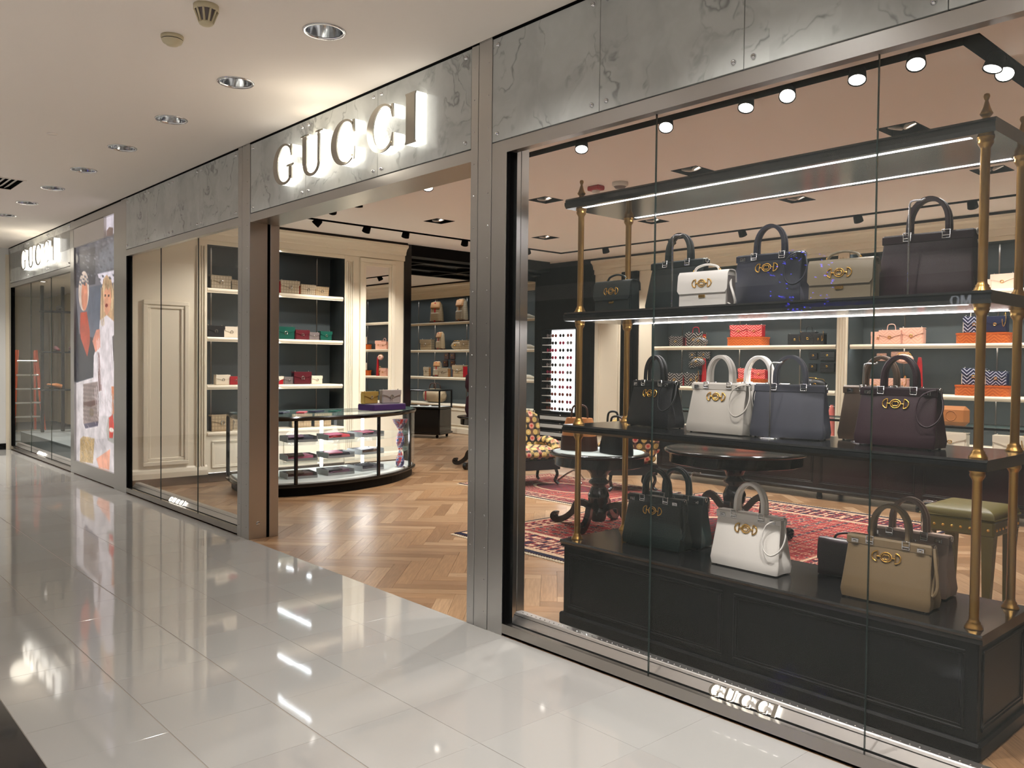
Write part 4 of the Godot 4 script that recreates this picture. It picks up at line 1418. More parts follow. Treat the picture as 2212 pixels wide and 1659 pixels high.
func bag_stand(at: Vector3, h: float, label: String):
	var t := thing("bag_stand", label, "bag stand", at, 0, "chrome bag stands")
	part("foot_plate", MB.new().lathe([[0.0, 0.006], [0.05, 0.005], [0.054, 0.0], [0.0, 0.0]], 20), "chrome", t)
	part("rod", MB.new().tube([V(0, 0.004, 0), V(0, h, 0), V(0.004, h + 0.012, 0), V(0.016, h + 0.016, 0), V(0.05, h + 0.014, 0), V(0.062, h + 0.02, 0)], 0.0042, 8), "chrome", t)

func stand_bags():
	var y0 := 0.49
	tote(V(-2.884, y0, -0.69), 0.05, "dark green textured tote with gold emblem at the left on the stand's base", "green", {"strap": 2})
	tote(V(-2.86, y0, -0.84), 0.1, "dark teal tote half hidden behind the dark green one on the base", "teal", {"emblem": false})
	tote(V(-2.262, y0, -0.645), -0.02, "white leather tote with gold emblem standing alone on the base", "white", {"strap": 1})
	tote(V(-1.545, y0, -0.59), 0.02, "taupe leather tote with gold emblem at the right on the base", "taupe", {"strap": 2, "scale": 0.98})
	tote(V(-1.575, y0, -0.855), 0.0, "rosy taupe tote standing behind the taupe one on the base", "rose_taupe", {"emblem": false, "scale": 0.98})
	flap_bag(V(-1.86, y0, -0.87), 0.25, "burgundy flap bag tucked behind the taupe tote on the base", "burgundy", {"emblem": false, "strap": true})
	var y1 := 1.155
	tote(V(-2.93, y1, -0.72), -0.2, "black leather tote with gold emblem at the left of the lower shelf", "black", {"strap": 1, "scale": 0.93})
	tote(V(-2.445, y1, -0.64), -0.08, "pale grey leather tote with gold emblem on the lower shelf", "pale", {"strap": 1, "scale": 0.93})
	tote(V(-2.36, y1, -0.86), 0.0, "ivory white tote almost hidden behind the pale grey one", "white", {"emblem": false, "scale": 0.93})
	tote(V(-2.085, y1, -0.69), PI + 0.18, "slate blue grey tote seen from its back on the lower shelf", "slate_blue", {"emblem": false, "strap": 1, "scale": 0.93})
	tote(V(-1.725, y1, -0.87), 0.0, "brown tote peeking out behind the burgundy one on the lower shelf", "brown", {"emblem": false, "scale": 0.93})
	tote(V(-1.565, y1, -0.7), -0.05, "burgundy tote with gold emblem at the right of the lower shelf", "burgundy", {"strap": 1, "scale": 0.93})
	var y2 := 1.799
	flap_bag(V(-3.14, y2, -0.62), -0.05, "very dark green flap bag at the left end of the upper shelf", "charcoal_green", {"scale": 1.03})
	tote(V(-2.8, y2, -0.75), PI - 0.05, "dark charcoal tote seen from its back on the upper shelf", "charcoal_green", {"emblem": false, "scale": 1.0})
	flap_bag(V(-2.515, y2, -0.6), 0.04, "off-white flap bag with gold emblem on the upper shelf", "white", {"scale": 1.06, "side": "grey", "strap": true})
	tote(V(-2.235, y2, -0.74), 0.06, "indigo blue tote with gold emblem on the upper shelf", "navy_grey", {"strap": 1, "scale": 0.96})
	flap_bag(V(-1.785, y2, -0.6), 0.06, "olive taupe flap bag with gold emblem on the upper shelf", "stone", {"scale": 1.06})
	tote(V(-1.465, y2, -0.72), PI + 0.04, "large burgundy tote seen from its back at the right of the upper shelf", "burgundy", {"emblem": false, "scale": 1.02})
	for a in [[-2.75, y2, -0.62, 0.385, "slim chrome bag stand holding the dark charcoal tote"], [-1.5, y2, -0.6, 0.395, "slim chrome bag stand holding the large burgundy tote"], [-2.14, y1, -0.6, 0.35, "slim chrome bag stand holding the slate blue grey tote"], [-1.77, y1, -0.79, 0.35, "slim chrome bag stand behind the brown tote"], [-1.56, y0, -0.96, 0.385, "slim chrome bag stand behind the rosy taupe tote"], [-2.845, y0, -0.955, 0.38, "slim chrome bag stand behind the dark teal tote"]]:
		bag_stand(V(a[0], a[1], a[2]), a[3], a[4])

# ------------------------------------------------------------------ small goods for the wall shelves
func mini_flap(at: Vector3, turn: float, w: float, label: String, mat: String, group: String, o := {}) -> Node3D:
	var t := thing("small_flap_bag", label, "handbag", at, turn, group)
	if not cache.has("mini"):
		var c := {}
		c.body = MB.new().cb(V(0, 0.08, 0), V(0.25, 0.16, 0.08), 0.01).mesh()
		c.side = MB.new().cb(V(-0.127, 0.078, 0), V(0.006, 0.14, 0.07), 0.002).cb(V(0.127, 0.078, 0), V(0.006, 0.14, 0.07), 0.002).mesh()
		c.flap = MB.new().ext([Vector2(-0.129, 0.165), Vector2(0.129, 0.165), Vector2(0.129, 0.112), Vector2(0.06, 0.094), Vector2(0, 0.07), Vector2(-0.06, 0.094), Vector2(-0.129, 0.112)], 0.038, 0.048).cb(V(0, 0.162, 0.0), V(0.258, 0.01, 0.092), 0.003).mesh()
		var hs := []
		for i in 13:
			var a := deg_to_rad(-60 + 300.0 * i / 12.0)
			hs.append(V(0.019 * cos(a), 0.022 * sin(a), 0))
		c.clasp = MB.new().tube(hs, 0.005, 6).mesh()
		c.stud = MB.new().lathe([[0.0, 0.014], [0.006, 0.012], [0.007, 0.006], [0.004, 0.0]], 8).mesh()
		c.gg = MB.new().tube(ring_path(0.011, 0.012, 12, 0.7, 5.6, V(-0.006, 0, 0)), 0.0035, 6).tube(ring_path(0.011, 0.012, 12, -2.44, 2.44, V(0.006, 0, 0)), 0.0035, 6).mesh()
		cache["mini"] = c
	var c: Dictionary = cache["mini"]
	part("body", c.body, mat, t)
	part("gusset", c.side, o.get("side", "black"), t)
	var f := part("flap", c.flap, o.get("flap", mat), t)
	if o.get("gg", false):
		part("emblem", c.gg, "gold", f, V(0, 0.085, 0.051))
	else:
		part("clasp", c.clasp, "silver", f, V(0, 0.085, 0.052))
	for x in [-0.1, 0.1]:
		part("stud", c.stud, "silver", t, V(x, 0.166, 0.01))
	if o.get("handle", false):
		part("handle", MB.new().tube(smooth([V(-0.05, 0.165, 0), V(-0.035, 0.23, 0), V(0.035, 0.23, 0), V(0.05, 0.165, 0)], 5), 0.005, 6), o.get("side", "black"), t)
	if o.get("chain", false):
		part("chain", MB.new().tube(smooth([V(0.09, 0.165, 0.02), V(0.115, 0.2, 0.045), V(0.13, 0.12, 0.06), V(0.105, 0.06, 0.06), V(0.085, 0.11, 0.055), V(0.08, 0.165, 0.03)], 4), 0.004, 5), "gold", t)
	var k := w / 0.25
	t.scale = V(k, k * o.get("tall", 1.0), k)
	return t

func left_wall_goods():
	var g := "small flap bags on the left wall shelves"
	var R := PI / 2
	var x := -10.24
	var T := 2.396
	for a in [
		[-1.26, T, 0.26, "monogram canvas flap bag with dark edges at the left end of the top left-wall shelf", "canvas", {}],
		[-1.5, T, 0.2, "monogram canvas bag beside the steel pillar on the top left-wall shelf", "canvas", {}],
		[-2.2, T, 0.27, "monogram canvas flap bag with red sides on the top left-wall shelf", "canvas", {"side": "red", "flap": "canvas"}],
		[-2.47, T, 0.22, "monogram canvas flap bag, middle of the three right of the pillar on the top shelf", "canvas", {"side": "canvas_tan"}],
		[-2.68, T, 0.2, "monogram canvas flap bag at the right end of the top left-wall shelf", "canvas_pale", {"side": "canvas_tan"}],
		[-1.2, 1.794, 0.22, "black flap bag at the left end of the second left-wall shelf", "black", {}],
		[-1.4, 1.794, 0.21, "bright white flap bag beside the black one on the second left-wall shelf", "ivory", {"side": "ivory"}],
		[-2.14, 1.794, 0.25, "wide emerald flap bag beside the pillar on the second left-wall shelf", "emerald", {"side": "emerald"}],
		[-2.39, 1.794, 0.2, "wine red flap bag between the green ones on the second left-wall shelf", "wine", {"side": "wine"}],
		[-2.57, 1.794, 0.16, "grey flap bag between wine and green bags on the second left-wall shelf", "grey", {"side": "grey"}],
		[-2.745, 1.794, 0.19, "smaller emerald flap bag at the right end of the second left-wall shelf", "emerald", {"side": "black"}],
		[-1.29, 1.196, 0.19, "ivory flap bag at the left end of the third left-wall shelf", "ivory", {"side": "ivory"}],
		[-1.46, 1.196, 0.16, "bright red flap bag beside the pillar on the third left-wall shelf", "red", {"side": "red"}],
		[-2.04, 1.196, 0.16, "red and white flap bag just right of the pillar on the third left-wall shelf", "red", {"side": "ivory", "flap": "ivory"}],
		[-2.2, 1.196, 0.15, "dusty grey flap bag on the third left-wall shelf", "grey", {"side": "grey"}],
		[-2.39, 1.196, 0.25, "dark burgundy flap bag on the third left-wall shelf", "wine", {"side": "burgundy"}],
		[-2.61, 1.196, 0.17, "cream flap bag at the right end of the third left-wall shelf", "ivory", {"side": "ivory"}],
		[-1.28, 0.612, 0.28, "large monogram canvas flap bag at the left on the left wall's counter", "canvas_pale", {"tall": 1.1}],
		[-2.38, 0.612, 0.29, "large monogram canvas bag on the counter, seen through the glass case", "canvas_pale", {"tall": 1.1}],
		[-2.7, 0.612, 0.26, "monogram canvas bag at the right on the counter, seen through the glass case", "canvas_pale", {"tall": 1.1}]]:
		mini_flap(V(x, a[1], a[0]), R + (0.12 if a[2] < 0.2 else 0.0), a[2], a[3], a[4], g, a[5])
	mini_flap(V(-10.36, 0.612, -1.47), R, 0.22, "monogram canvas bag behind the large one on the left wall's counter", "canvas", g, {"tall": 1.3})

func oval_bag(at: Vector3, turn: float, w: float, label: String, mat: String, group: String) -> Node3D:
	var t := thing("oval_bag", label, "handbag", at, turn, group)
	if not cache.has("oval"):
		var rings := []
		for i in 9:
			var q := -1.0 + 2.0 * i / 8.0
			var r := sqrt(maxf(0.0, 1.0 - q * q * q * q)) if absf(q) < 0.999 else 0.25
			var ring := []
			for k in 12:
				var a := TAU * k / 12
				ring.append(V(0.12 * cos(a) * (0.4 + 0.6 * r), 0.065 + 0.065 * sin(a) * (0.4 + 0.6 * r), 0.035 * q))
			rings.append(ring)
		cache["oval"] = [MB.new().loft(rings).mesh(), MB.new().tube(smooth([V(-0.09, 0.11, 0), V(-0.06, 0.14, 0.0), V(0.06, 0.14, 0), V(0.09, 0.11, 0)], 4), 0.003, 5).mesh()]
	part("body", cache["oval"][0], mat, t)
	part("zip", cache["oval"][1], "gold", t)
	part("emblem", cache["mini"].gg, "gold", t, V(-0.02, 0.075, 0.038))
	var k := w / 0.24
	t.scale = V(k, k, k)
	return t

func drum_box(at: Vector3, w: float, d: float, h: float, label: String):
	var t := thing("hat_box", label, "box", at, 0, "orange quilted display boxes")
	var lo := []
	for q in [0.0, 1.0]:
		var ring := []
		for k in 20:
			var a := TAU * k / 20
			var ca := cos(a)
			var sa := sin(a)
			ring.append(V(signf(ca) * pow(absf(ca), 0.45) * w / 2, q * h * 0.84, signf(sa) * pow(absf(sa), 0.45) * d / 2))
		lo.append(ring)
	part("body", MB.new().loft(lo), "quilt_orange", t)
	var li := []
	for q in [0.84, 1.0]:
		var ring := []
		for v in lo[0]:
			ring.append(V(v.x * 1.02, q * h, v.z * 1.02))
		li.append(ring)
	part("lid", MB.new().loft(li), "orange", t)

func wallet(at: Vector3, w: float, h: float, label: String, mat: String):
	var t := thing("wallet", label, "wallet", at, 0, "wallets mounted on the shelving back")
	part("body", MB.new().cb(V(0, 0, 0), V(w, h, 0.025), 0.008), mat, t)
	part("flap", MB.new().cb(V(0, h * 0.16, 0.014), V(w * 0.98, h * 0.62, 0.008), 0.004), mat, t)
	part("emblem", MB.new().tube(ring_path(0.011, 0.011, 10), 0.004, 5, true), "gold", t, V(0, h * 0.12, 0.02))

func arm_stand(at: Vector3, h: float, label: String):
	var t := thing("belt_bag_stand", label, "display form", at, 0, "red display forms")
	part("form", MB.new().loft([ring_y(0.045, 0.035, 0.0), ring_y(0.04, 0.03, h * 0.3), ring_y(0.034, 0.026, h * 0.6), ring_y(0.03, 0.022, h * 0.85), ring_y(0.018, 0.014, h)]), "red_plastic", t)

func ring_y(rx: float, rz: float, y: float, n := 12, c := Vector3.ZERO) -> Array:
	var r := []
	for k in n:
		var a := TAU * k / n
		r.append(c + V(rx * cos(a), y, rz * sin(a)))
	return r

func back_wall_goods():
	var g := "small bags on the back wall shelves"
	var z := -7.33
	var s1 := 1.794
	var s2 := 1.196
	mini_flap(V(-7.71, s1, z), 0.1, 0.23, "small black striped flap bag at the left end of the back wall's upper shelf", "quilt_striped", g, {"gg": true, "side": "wine"})
	mini_flap(V(-7.37, s1, z), 0, 0.3, "black striped bag with red top handle on the back wall's upper shelf", "quilt_striped", g, {"gg": true, "handle": true, "side": "red"})
	oval_bag(V(-7.22, s1, z + 0.09), 0.1, 0.24, "round black striped bag leaning before the red-handled one", "quilt_striped", g)
	drum_box(V(-6.48, s1, z), 0.58, 0.3, 0.12, "oval orange quilted box under the red bags on the upper shelf")
	mini_flap(V(-6.62, s1 + 0.121, z), 0.1, 0.26, "pink and red quilted bag, left one on the oval orange box", "quilt_red", g, {"gg": true, "side": "red"})
	mini_flap(V(-6.36, s1 + 0.121, z), -0.1, 0.25, "pink and red quilted bag, right one on the oval orange box", "quilt_red", g, {"gg": true, "side": "red"})
	mini_flap(V(-5.76, s1, z), 0.25, 0.18, "small black quilted bag with gold chain on the upper shelf", "quilt_black", g, {"gg": true, "chain": true, "tall": 1.25})
	mini_flap(V(-5.56, s1, z), 0, 0.22, "black quilted bag with thin top handle on the upper shelf", "quilt_black", g, {"gg": true, "handle": true, "tall": 1.2})
	mini_flap(V(-5.38, s1, z + 0.05), -0.3, 0.18, "black quilted bag with gold chain at the right end of that shelf", "quilt_black", g, {"gg": true, "chain": true, "tall": 1.25})
	mini_flap(V(-4.63, s1, z), 0.1, 0.17, "small pink quilted bag at the left of the right-hand shelving", "quilt_pink", g, {"gg": true, "side": "pink", "tall": 1.4})
	mini_flap(V(-4.46, s1, z + 0.04), 0, 0.26, "pink quilted bag with round top handle on the right-hand shelving", "quilt_pink", g, {"gg": true, "side": "pink", "handle": true})
	mini_flap(V(-4.22, s1, z), 0, 0.27, "wide pink quilted bag beside the round-handled one", "quilt_pink", g, {"gg": true, "side": "pink", "tall": 1.1})
	drum_box(V(-3.42, s1, z), 0.56, 0.3, 0.12, "orange quilted box under navy bags on the upper right-hand shelf")
	mini_flap(V(-3.53, s1 + 0.121, z), 0.15, 0.22, "navy quilted bag with white edge on the upper right-hand orange box", "quilt_navy", g, {"gg": true, "side": "ivory", "handle": true, "tall": 1.3})
	mini_flap(V(-3.3, s1 + 0.121, z), -0.1, 0.23, "plain navy bag with chain on the upper right-hand orange box", "navy", g, {"gg": true, "side": "navy", "chain": true, "tall": 1.2})
	mini_flap(V(-3.41, 2.396, z), 0.1, 0.17, "small cream bag at the left of the topmost right-hand shelf", "blush", g, {"gg": true, "side": "blush", "tall": 1.1})
	mini_flap(V(-3.24, 2.396, z), -0.05, 0.24, "wide cream quilted bag on the topmost right-hand shelf", "blush", g, {"gg": true, "side": "blush", "tall": 1.1})
	mini_flap(V(-5.55, 2.396, z), 0, 0.25, "black quilted bag on the topmost shelf behind the olive taupe flap bag", "quilt_black", g, {"gg": true, "chain": true, "tall": 1.1})
	mini_flap(V(-7.72, s2, z), 0.1, 0.28, "black striped bag with red bow at the left of the lower back shelf", "quilt_striped", g, {"gg": true, "side": "red"})
	mini_flap(V(-7.4, s2, z), -0.1, 0.29, "black striped camera bag on the lower back shelf", "quilt_striped", g, {"gg": true, "side": "wine", "chain": true})
	arm_stand(V(-7.2, s2, z + 0.02), 0.42, "red arm-shaped form holding a belt bag on the lower back shelf")
	oval_bag(V(-7.26, s2 + 0.3, z + 0.09), 0.2, 0.22, "black striped belt bag worn by the red form", "quilt_striped", g)
	drum_box(V(-6.4, s2, z), 0.4, 0.3, 0.13, "orange quilted box under red bags on the lower back shelf")
	mini_flap(V(-6.5, s2 + 0.131, z), 0.1, 0.22, "red quilted bag, left one on the lower orange box", "quilt_red", g, {"gg": true, "side": "red"})
	mini_flap(V(-6.28, s2 + 0.131, z), -0.1, 0.2, "red quilted bag, right one on the lower orange box", "quilt_red", g, {"gg": true, "side": "red"})
	oval_bag(V(-5.53, s2, z), 0.1, 0.28, "black quilted oval bag at the right of the lower back shelf", "quilt_black", g)
	oval_bag(V(-5.36, s2, z + 0.12), -0.1, 0.26, "black quilted oval bag in front of the other oval one", "quilt_black", g)
	mini_flap(V(-4.65, s2, z), 0.1, 0.25, "pink quilted bag at the left of the lower right-hand shelf", "quilt_pink", g, {"gg": true, "side": "pink"})
	mini_flap(V(-4.4, s2, z), 0, 0.27, "pink quilted bag with chain on the lower right-hand shelf", "quilt_pink", g, {"gg": true, "side": "pink", "chain": true})
	arm_stand(V(-4.13, s2, z), 0.44, "red arm-shaped form on the lower right-hand shelf")
	oval_bag(V(-4.3, s2 + 0.36, z + 0.04), 0.1, 0.22, "pink belt bag above the lower right-hand shelf by the red form", "quilt_pink", g)
	drum_box(V(-3.42, s2, z), 0.56, 0.3, 0.12, "orange quilted box under navy bags on the lower right-hand shelf")
	mini_flap(V(-3.52, s2 + 0.121, z), 0.1, 0.24, "navy striped bag with white edge on the lower right-hand orange box", "quilt_navy", g, {"gg": true, "side": "ivory", "tall": 1.2})
	mini_flap(V(-3.28, s2 + 0.121, z), -0.1, 0.22, "navy striped bag at the right on the lower right-hand orange box", "quilt_navy", g, {"gg": true, "side": "navy", "tall": 1.1})
	# wallets fixed to the back panels
	var zz := -7.535
	for a in [[-7.57, 1.66, 0.12, 0.1, "quilt_striped", "small square striped wallet, upper left of the left group on the back panel"], [-7.36, 1.66, 0.22, 0.12, "quilt_striped", "wide striped wallet, upper right of the left group on the back panel"], [-7.57, 1.52, 0.12, 0.1, "quilt_striped", "small square wallet, lower left of the left group on the back panel"], [-7.36, 1.52, 0.22, 0.12, "quilt_black", "wide wallet, lower right of the left group on the back panel"], [-5.6, 1.65, 0.12, 0.09, "quilt_black", "small square black wallet, upper left of the right group"], [-5.4, 1.65, 0.21, 0.13, "quilt_black", "wide black quilted wallet, upper right of the right group"], [-5.61, 1.5, 0.12, 0.11, "quilt_black", "small square black wallet, lower left of the right group"], [-5.4, 1.5, 0.21, 0.13, "quilt_black", "wide black quilted wallet, lower right of the right group"], [-4.45, 1.66, 0.22, 0.1, "quilt_pink", "wide pink wallet above the lower right-hand shelf"], [-4.68, 1.64, 0.12, 0.1, "quilt_pink", "small pink wallet above the lower right-hand shelf"]]:
		wallet(V(a[0], a[1], zz), a[2], a[3], a[5], a[4])

# ------------------------------------------------------------------ side room
func backpack(at: Vector3, turn: float, h: float, label: String, mat: String, trim_mat: String):
	var t := thing("backpack", label, "backpack", at, turn, "canvas bags in the side room")
	var rings := []
	for i in 9:
		var q := i / 8.0
		var w := 0.3 * (1.0 - 0.28 * q * q)
		var d := 0.14 * (1.0 - 0.3 * q * q)
		if i == 8:
			w *= 0.7
			d *= 0.6
		var ring := []
		for k in 16:
			var a := TAU * k / 16
			ring.append(V(signf(cos(a)) * pow(absf(cos(a)), 0.5) * w / 2, q * 0.44, signf(sin(a)) * pow(absf(sin(a)), 0.5) * d / 2))
		rings.append(ring)
	part("body", MB.new().loft(rings), mat, t)
	part("pocket", MB.new().cb(V(0, 0.13, 0.075), V(0.2, 0.16, 0.04), 0.015), mat, t)
	part("stripe", MB.new().cb(V(0, 0.22, 0.073), V(0.035, 0.4, 0.006), 0.002, Basis(Vector3.RIGHT, -0.05)), trim_mat, t)
	part("flap", MB.new().cb(V(0, 0.36, 0.05), V(0.24, 0.14, 0.05), 0.02, Basis(Vector3.RIGHT, -0.25)), "canvas_tan", t)
	part("top_loop", MB.new().tube(smooth([V(-0.03, 0.43, 0), V(0, 0.48, 0), V(0.03, 0.43, 0)], 4), 0.006, 6), "chocolate", t)
	part("base_trim", MB.new().cb(V(0, 0.02, 0), V(0.305, 0.04, 0.145), 0.01), "chocolate", t)
	var k := h / 0.46
	t.scale = V(k, k, k)

func shoe(at: Vector3, turn: float, label: String, mat: String, sole: String, group: String, tip := 0.0, heel := 0.0):
	var t := thing("shoe", label, "shoe", at, turn, group)
	t.rotation.x = tip
	if not cache.has("shoe"):
		var up := []
		var so := []
		for i in 11:
			var q := i / 10.0
			var z := -0.13 + 0.26 * q
			var w := 0.036 + 0.008 * sin(q * PI * 1.3)
			if i == 0 or i == 10:
				w *= 0.55
			var h := lerpf(0.085, 0.035, smoothstep(0.25, 0.9, q))
			if i == 10:
				h = 0.018
			var ring := []
			for k in 12:
				var a := TAU * k / 12
				var y := sin(a)
				ring.append(V(w * cos(a) * (1.0 if y < 0.2 else 0.85), 0.016 + h * 0.5 + h * 0.5 * y, z))
			up.append(ring)
			so.append([V(-w * 1.05, 0, z), V(w * 1.05, 0, z), V(w * 1.05, 0.017, z), V(-w * 1.05, 0.017, z)])
		cache["shoe"] = [MB.new().loft(up).mesh(), MB.new().loft(so, false, -2).mesh()]
	part("upper", cache["shoe"][0], mat, t)
	part("sole", cache["shoe"][1], sole, t)
	part("opening", MB.new().loft([ring_y(0.024, 0.05, 0.094, 12, V(0, 0, -0.07)), ring_y(0.02, 0.045, 0.098, 12, V(0, 0, -0.07))]), "shoe_dark", t)
	if heel > 0.0:
		part("heel", MB.new().cb(V(0, -heel / 2, -0.105), V(0.03, heel, 0.03), 0.006), sole, t)

func annex_goods():
	var g := "canvas bags in the side room"
	var z := -8.2
	backpack(V(-14.95, 2.396, z), 0.3, 0.5, "beige canvas backpack with red stripe on the side room's top shelf", "canvas_pale", "red")
	backpack(V(-14.05, 2.396, z), -0.1, 0.52, "tan canvas buckled backpack at the right of the side room's top shelf", "canvas", "tan")
	backpack(V(-14.8, 1.794, z), -0.2, 0.42, "tall beige backpack with red stripe on the side room's middle shelf", "canvas_pale", "red")
	mini_flap(V(-15.3, 1.794, z), 0.1, 0.36, "beige canvas messenger bag beside the striped backpack", "canvas_pale", g, {"side": "canvas"})
	oval_bag(V(-14.2, 1.794, z), 0.2, 0.34, "beige canvas belt bag on the side room's middle shelf", "canvas_pale", g)
	mini_flap(V(-13.85, 1.794, z + 0.05), -0.1, 0.3, "small cream canvas bag at the right of the side room's middle shelf", "canvas_pale", g, {"side": "canvas"})
	backpack(V(-14.9, 1.196, z), 0.2, 0.36, "small round canvas backpack on the side room's lower shelf", "canvas", "red")
	mini_flap(V(-15.3, 1.196, z), 0.0, 0.2, "little canvas pouch at the left of the side room's lower shelf", "canvas", g, {"tall": 1.6, "side": "canvas_tan"})
	mini_flap(V(-14.55, 1.196, z + 0.08), 0.1, 0.3, "canvas camera bag before the small backpack", "canvas", g, {"side": "canvas_tan"})
	mini_flap(V(-14.1, 1.196, z), -0.1, 0.4, "canvas belt bag with red strap on the side room's lower shelf", "canvas_pale", g, {"side": "red"})
	var n := 0
	for a in [[-14.82, 1.66], [-14.6, 1.66], [-14.86, 1.5], [-14.6, 1.5]]:
		n += 1
		wallet(V(a[0], a[1], -8.385), 0.16, 0.14, "brown canvas wallet on the side room's back panel, %s" % ["upper left", "upper right", "lower left", "lower right"][n - 1], "chocolate")
	# duffel on the counter
	var t := thing("duffel_bag", "cream canvas duffel bag with dark handles behind the small black case", "handbag", V(-15.0, 0.612, -8.2))
	var rings := []
	for i in 9:
		var q := -1.0 + i / 4.0
		var r := 0.17 * sqrt(maxf(0.15, 1.0 - pow(absf(q), 6.0)))
		rings.append(range(14).map(func(k): return V(0.33 * q, 0.16 + r * sin(TAU * k / 14) * 0.92, r * cos(TAU * k / 14))))
	part("body", MB.new().loft(rings), "canvas_pale", t)
	for s in [-1, 1]:
		part("handle", MB.new().tube(smooth([V(-0.12, 0.28, 0.08 * s), V(-0.09, 0.42, 0.05 * s), V(0.09, 0.42, 0.05 * s), V(0.12, 0.28, 0.08 * s)], 5), 0.011, 6), "chocolate", t)
	part("stripe", MB.new().cb(V(-0.12, 0.16, 0.172), V(0.05, 0.22, 0.01), 0.004), "red", t)
	# sneakers on the shelves seen beside the sunglasses cabinet
	for a in [[2.396, -12.05, "upper"], [2.396, -11.9, "upper"], [1.794, -12.05, "middle"], [1.794, -11.85, "middle"], [1.196, -12.02, "lower"], [1.196, -11.85, "lower"]]:
		shoe(V(a[1], a[0], -8.2), 2.2, "white sneaker on the %s side-room shelf left of the sunglasses cabinet, %s of the pair" % [a[2], "outer" if a[1] < -11.95 else "inner"], "sneaker", "white_plastic", "sneakers in the side room")
	# black case on wheels
	var v := thing("small_display_case", "low black glass-topped display case on casters in the side room", "display case", V(-13.75, 0, -7.0), 0.5)
	part("body", MB.new().cb(V(0, 0.34, 0), V(0.95, 0.5, 0.6), 0.02), "lacquer", v)
	part("moulding", MB.new().cb(V(0, 0.09, 0), V(1.0, 0.05, 0.65), 0.015).cb(V(0, 0.6, 0), V(0.99, 0.03, 0.64), 0.01), "lacquer", v)
	part("lining", MB.new().cb(V(0, 0.622, 0), V(0.9, 0.012, 0.55), 0.004), "case_lining", v)
	part("glass", MB.new().span(V(-0.47, 0.62, -0.3), V(0.47, 0.94, -0.294)).span(V(-0.47, 0.62, 0.294), V(0.47, 0.94, 0.3)).span(V(-0.47, 0.62, -0.294), V(-0.464, 0.94, 0.294)).span(V(0.464, 0.62, -0.294), V(0.47, 0.94, 0.294)), "glass", v)
	var fr := MB.new()
	for sx in [-1, 1]:
		for sz in [-1, 1]:
			fr.cb(V(0.47 * sx, 0.78, 0.3 * sz), V(0.03, 0.33, 0.03), 0.004)
		fr.cb(V(0.47 * sx, 0.95, 0), V(0.035, 0.025, 0.63), 0.006)
		fr.cb(V(0, 0.95, 0.3 * sx), V(0.97, 0.025, 0.035), 0.006)
	part("frame", fr, "lacquer", v)
	part("glass_top", MB.new().span(V(-0.46, 0.945, -0.29), V(0.46, 0.953, 0.29)), "glass_shelf", v)
	for sx in [-1, 1]:
		for sz in [-1, 1]:
			part("caster", MB.new().lathe([[0.0, -0.018], [0.028, -0.018], [0.032, 0.0], [0.028, 0.018], [0.0, 0.018]], 14, V(0.4 * sx, 0.032, 0.24 * sz), Basis(Vector3.FORWARD, PI / 2)), "matt_black", v)
	for k in 3:
		solo("leather_pouch", MB.new().cb(V(0, 0.01, 0), V(0.16, 0.02, 0.11), 0.006), ["black", "chocolate", "black"][k], "dark leather wallet lying in the small black case, %s" % ["nearest the glass corner", "in the middle", "at the far end"][k], "wallet", V(-13.75 + (k - 1) * 0.22, 0.628, -7.0 - (k - 1) * 0.12), 0.4 * k)
	# black pedestal table by the pillar with wine velvet goods
	round_table("black scroll-footed table half hidden by the steel pillar", V(-9.25, 0, -4.75), 0.36, 0.74, "lacquer", false)
	var vb := thing("velvet_bag", "dark wine velvet bag stacked on the table beside the pillar", "handbag", V(-9.3, 0.742, -4.72), 0.6)
	part("body", MB.new().loft([ring_y(0.17, 0.1, 0.0, 16), ring_y(0.2, 0.12, 0.08, 16), ring_y(0.18, 0.1, 0.26, 16), ring_y(0.1, 0.05, 0.34, 16)]), "velvet_wine", vb)
	part("flap", MB.new().loft([ring_y(0.16, 0.11, 0.34, 16), ring_y(0.2, 0.12, 0.42, 16), ring_y(0.19, 0.11, 0.58, 16), ring_y(0.1, 0.06, 0.66, 16)]), "velvet_wine", vb)

# ------------------------------------------------------------------ the curved case by the door
func slab(poly: Array, y0: float, y1: float) -> MB:
	return MB.new().ext(poly, -y1, -y0, Transform3D(Basis(V(1, 0, 0), V(0, 0, 1), V(0, -1, 0)), Vector3.ZERO))

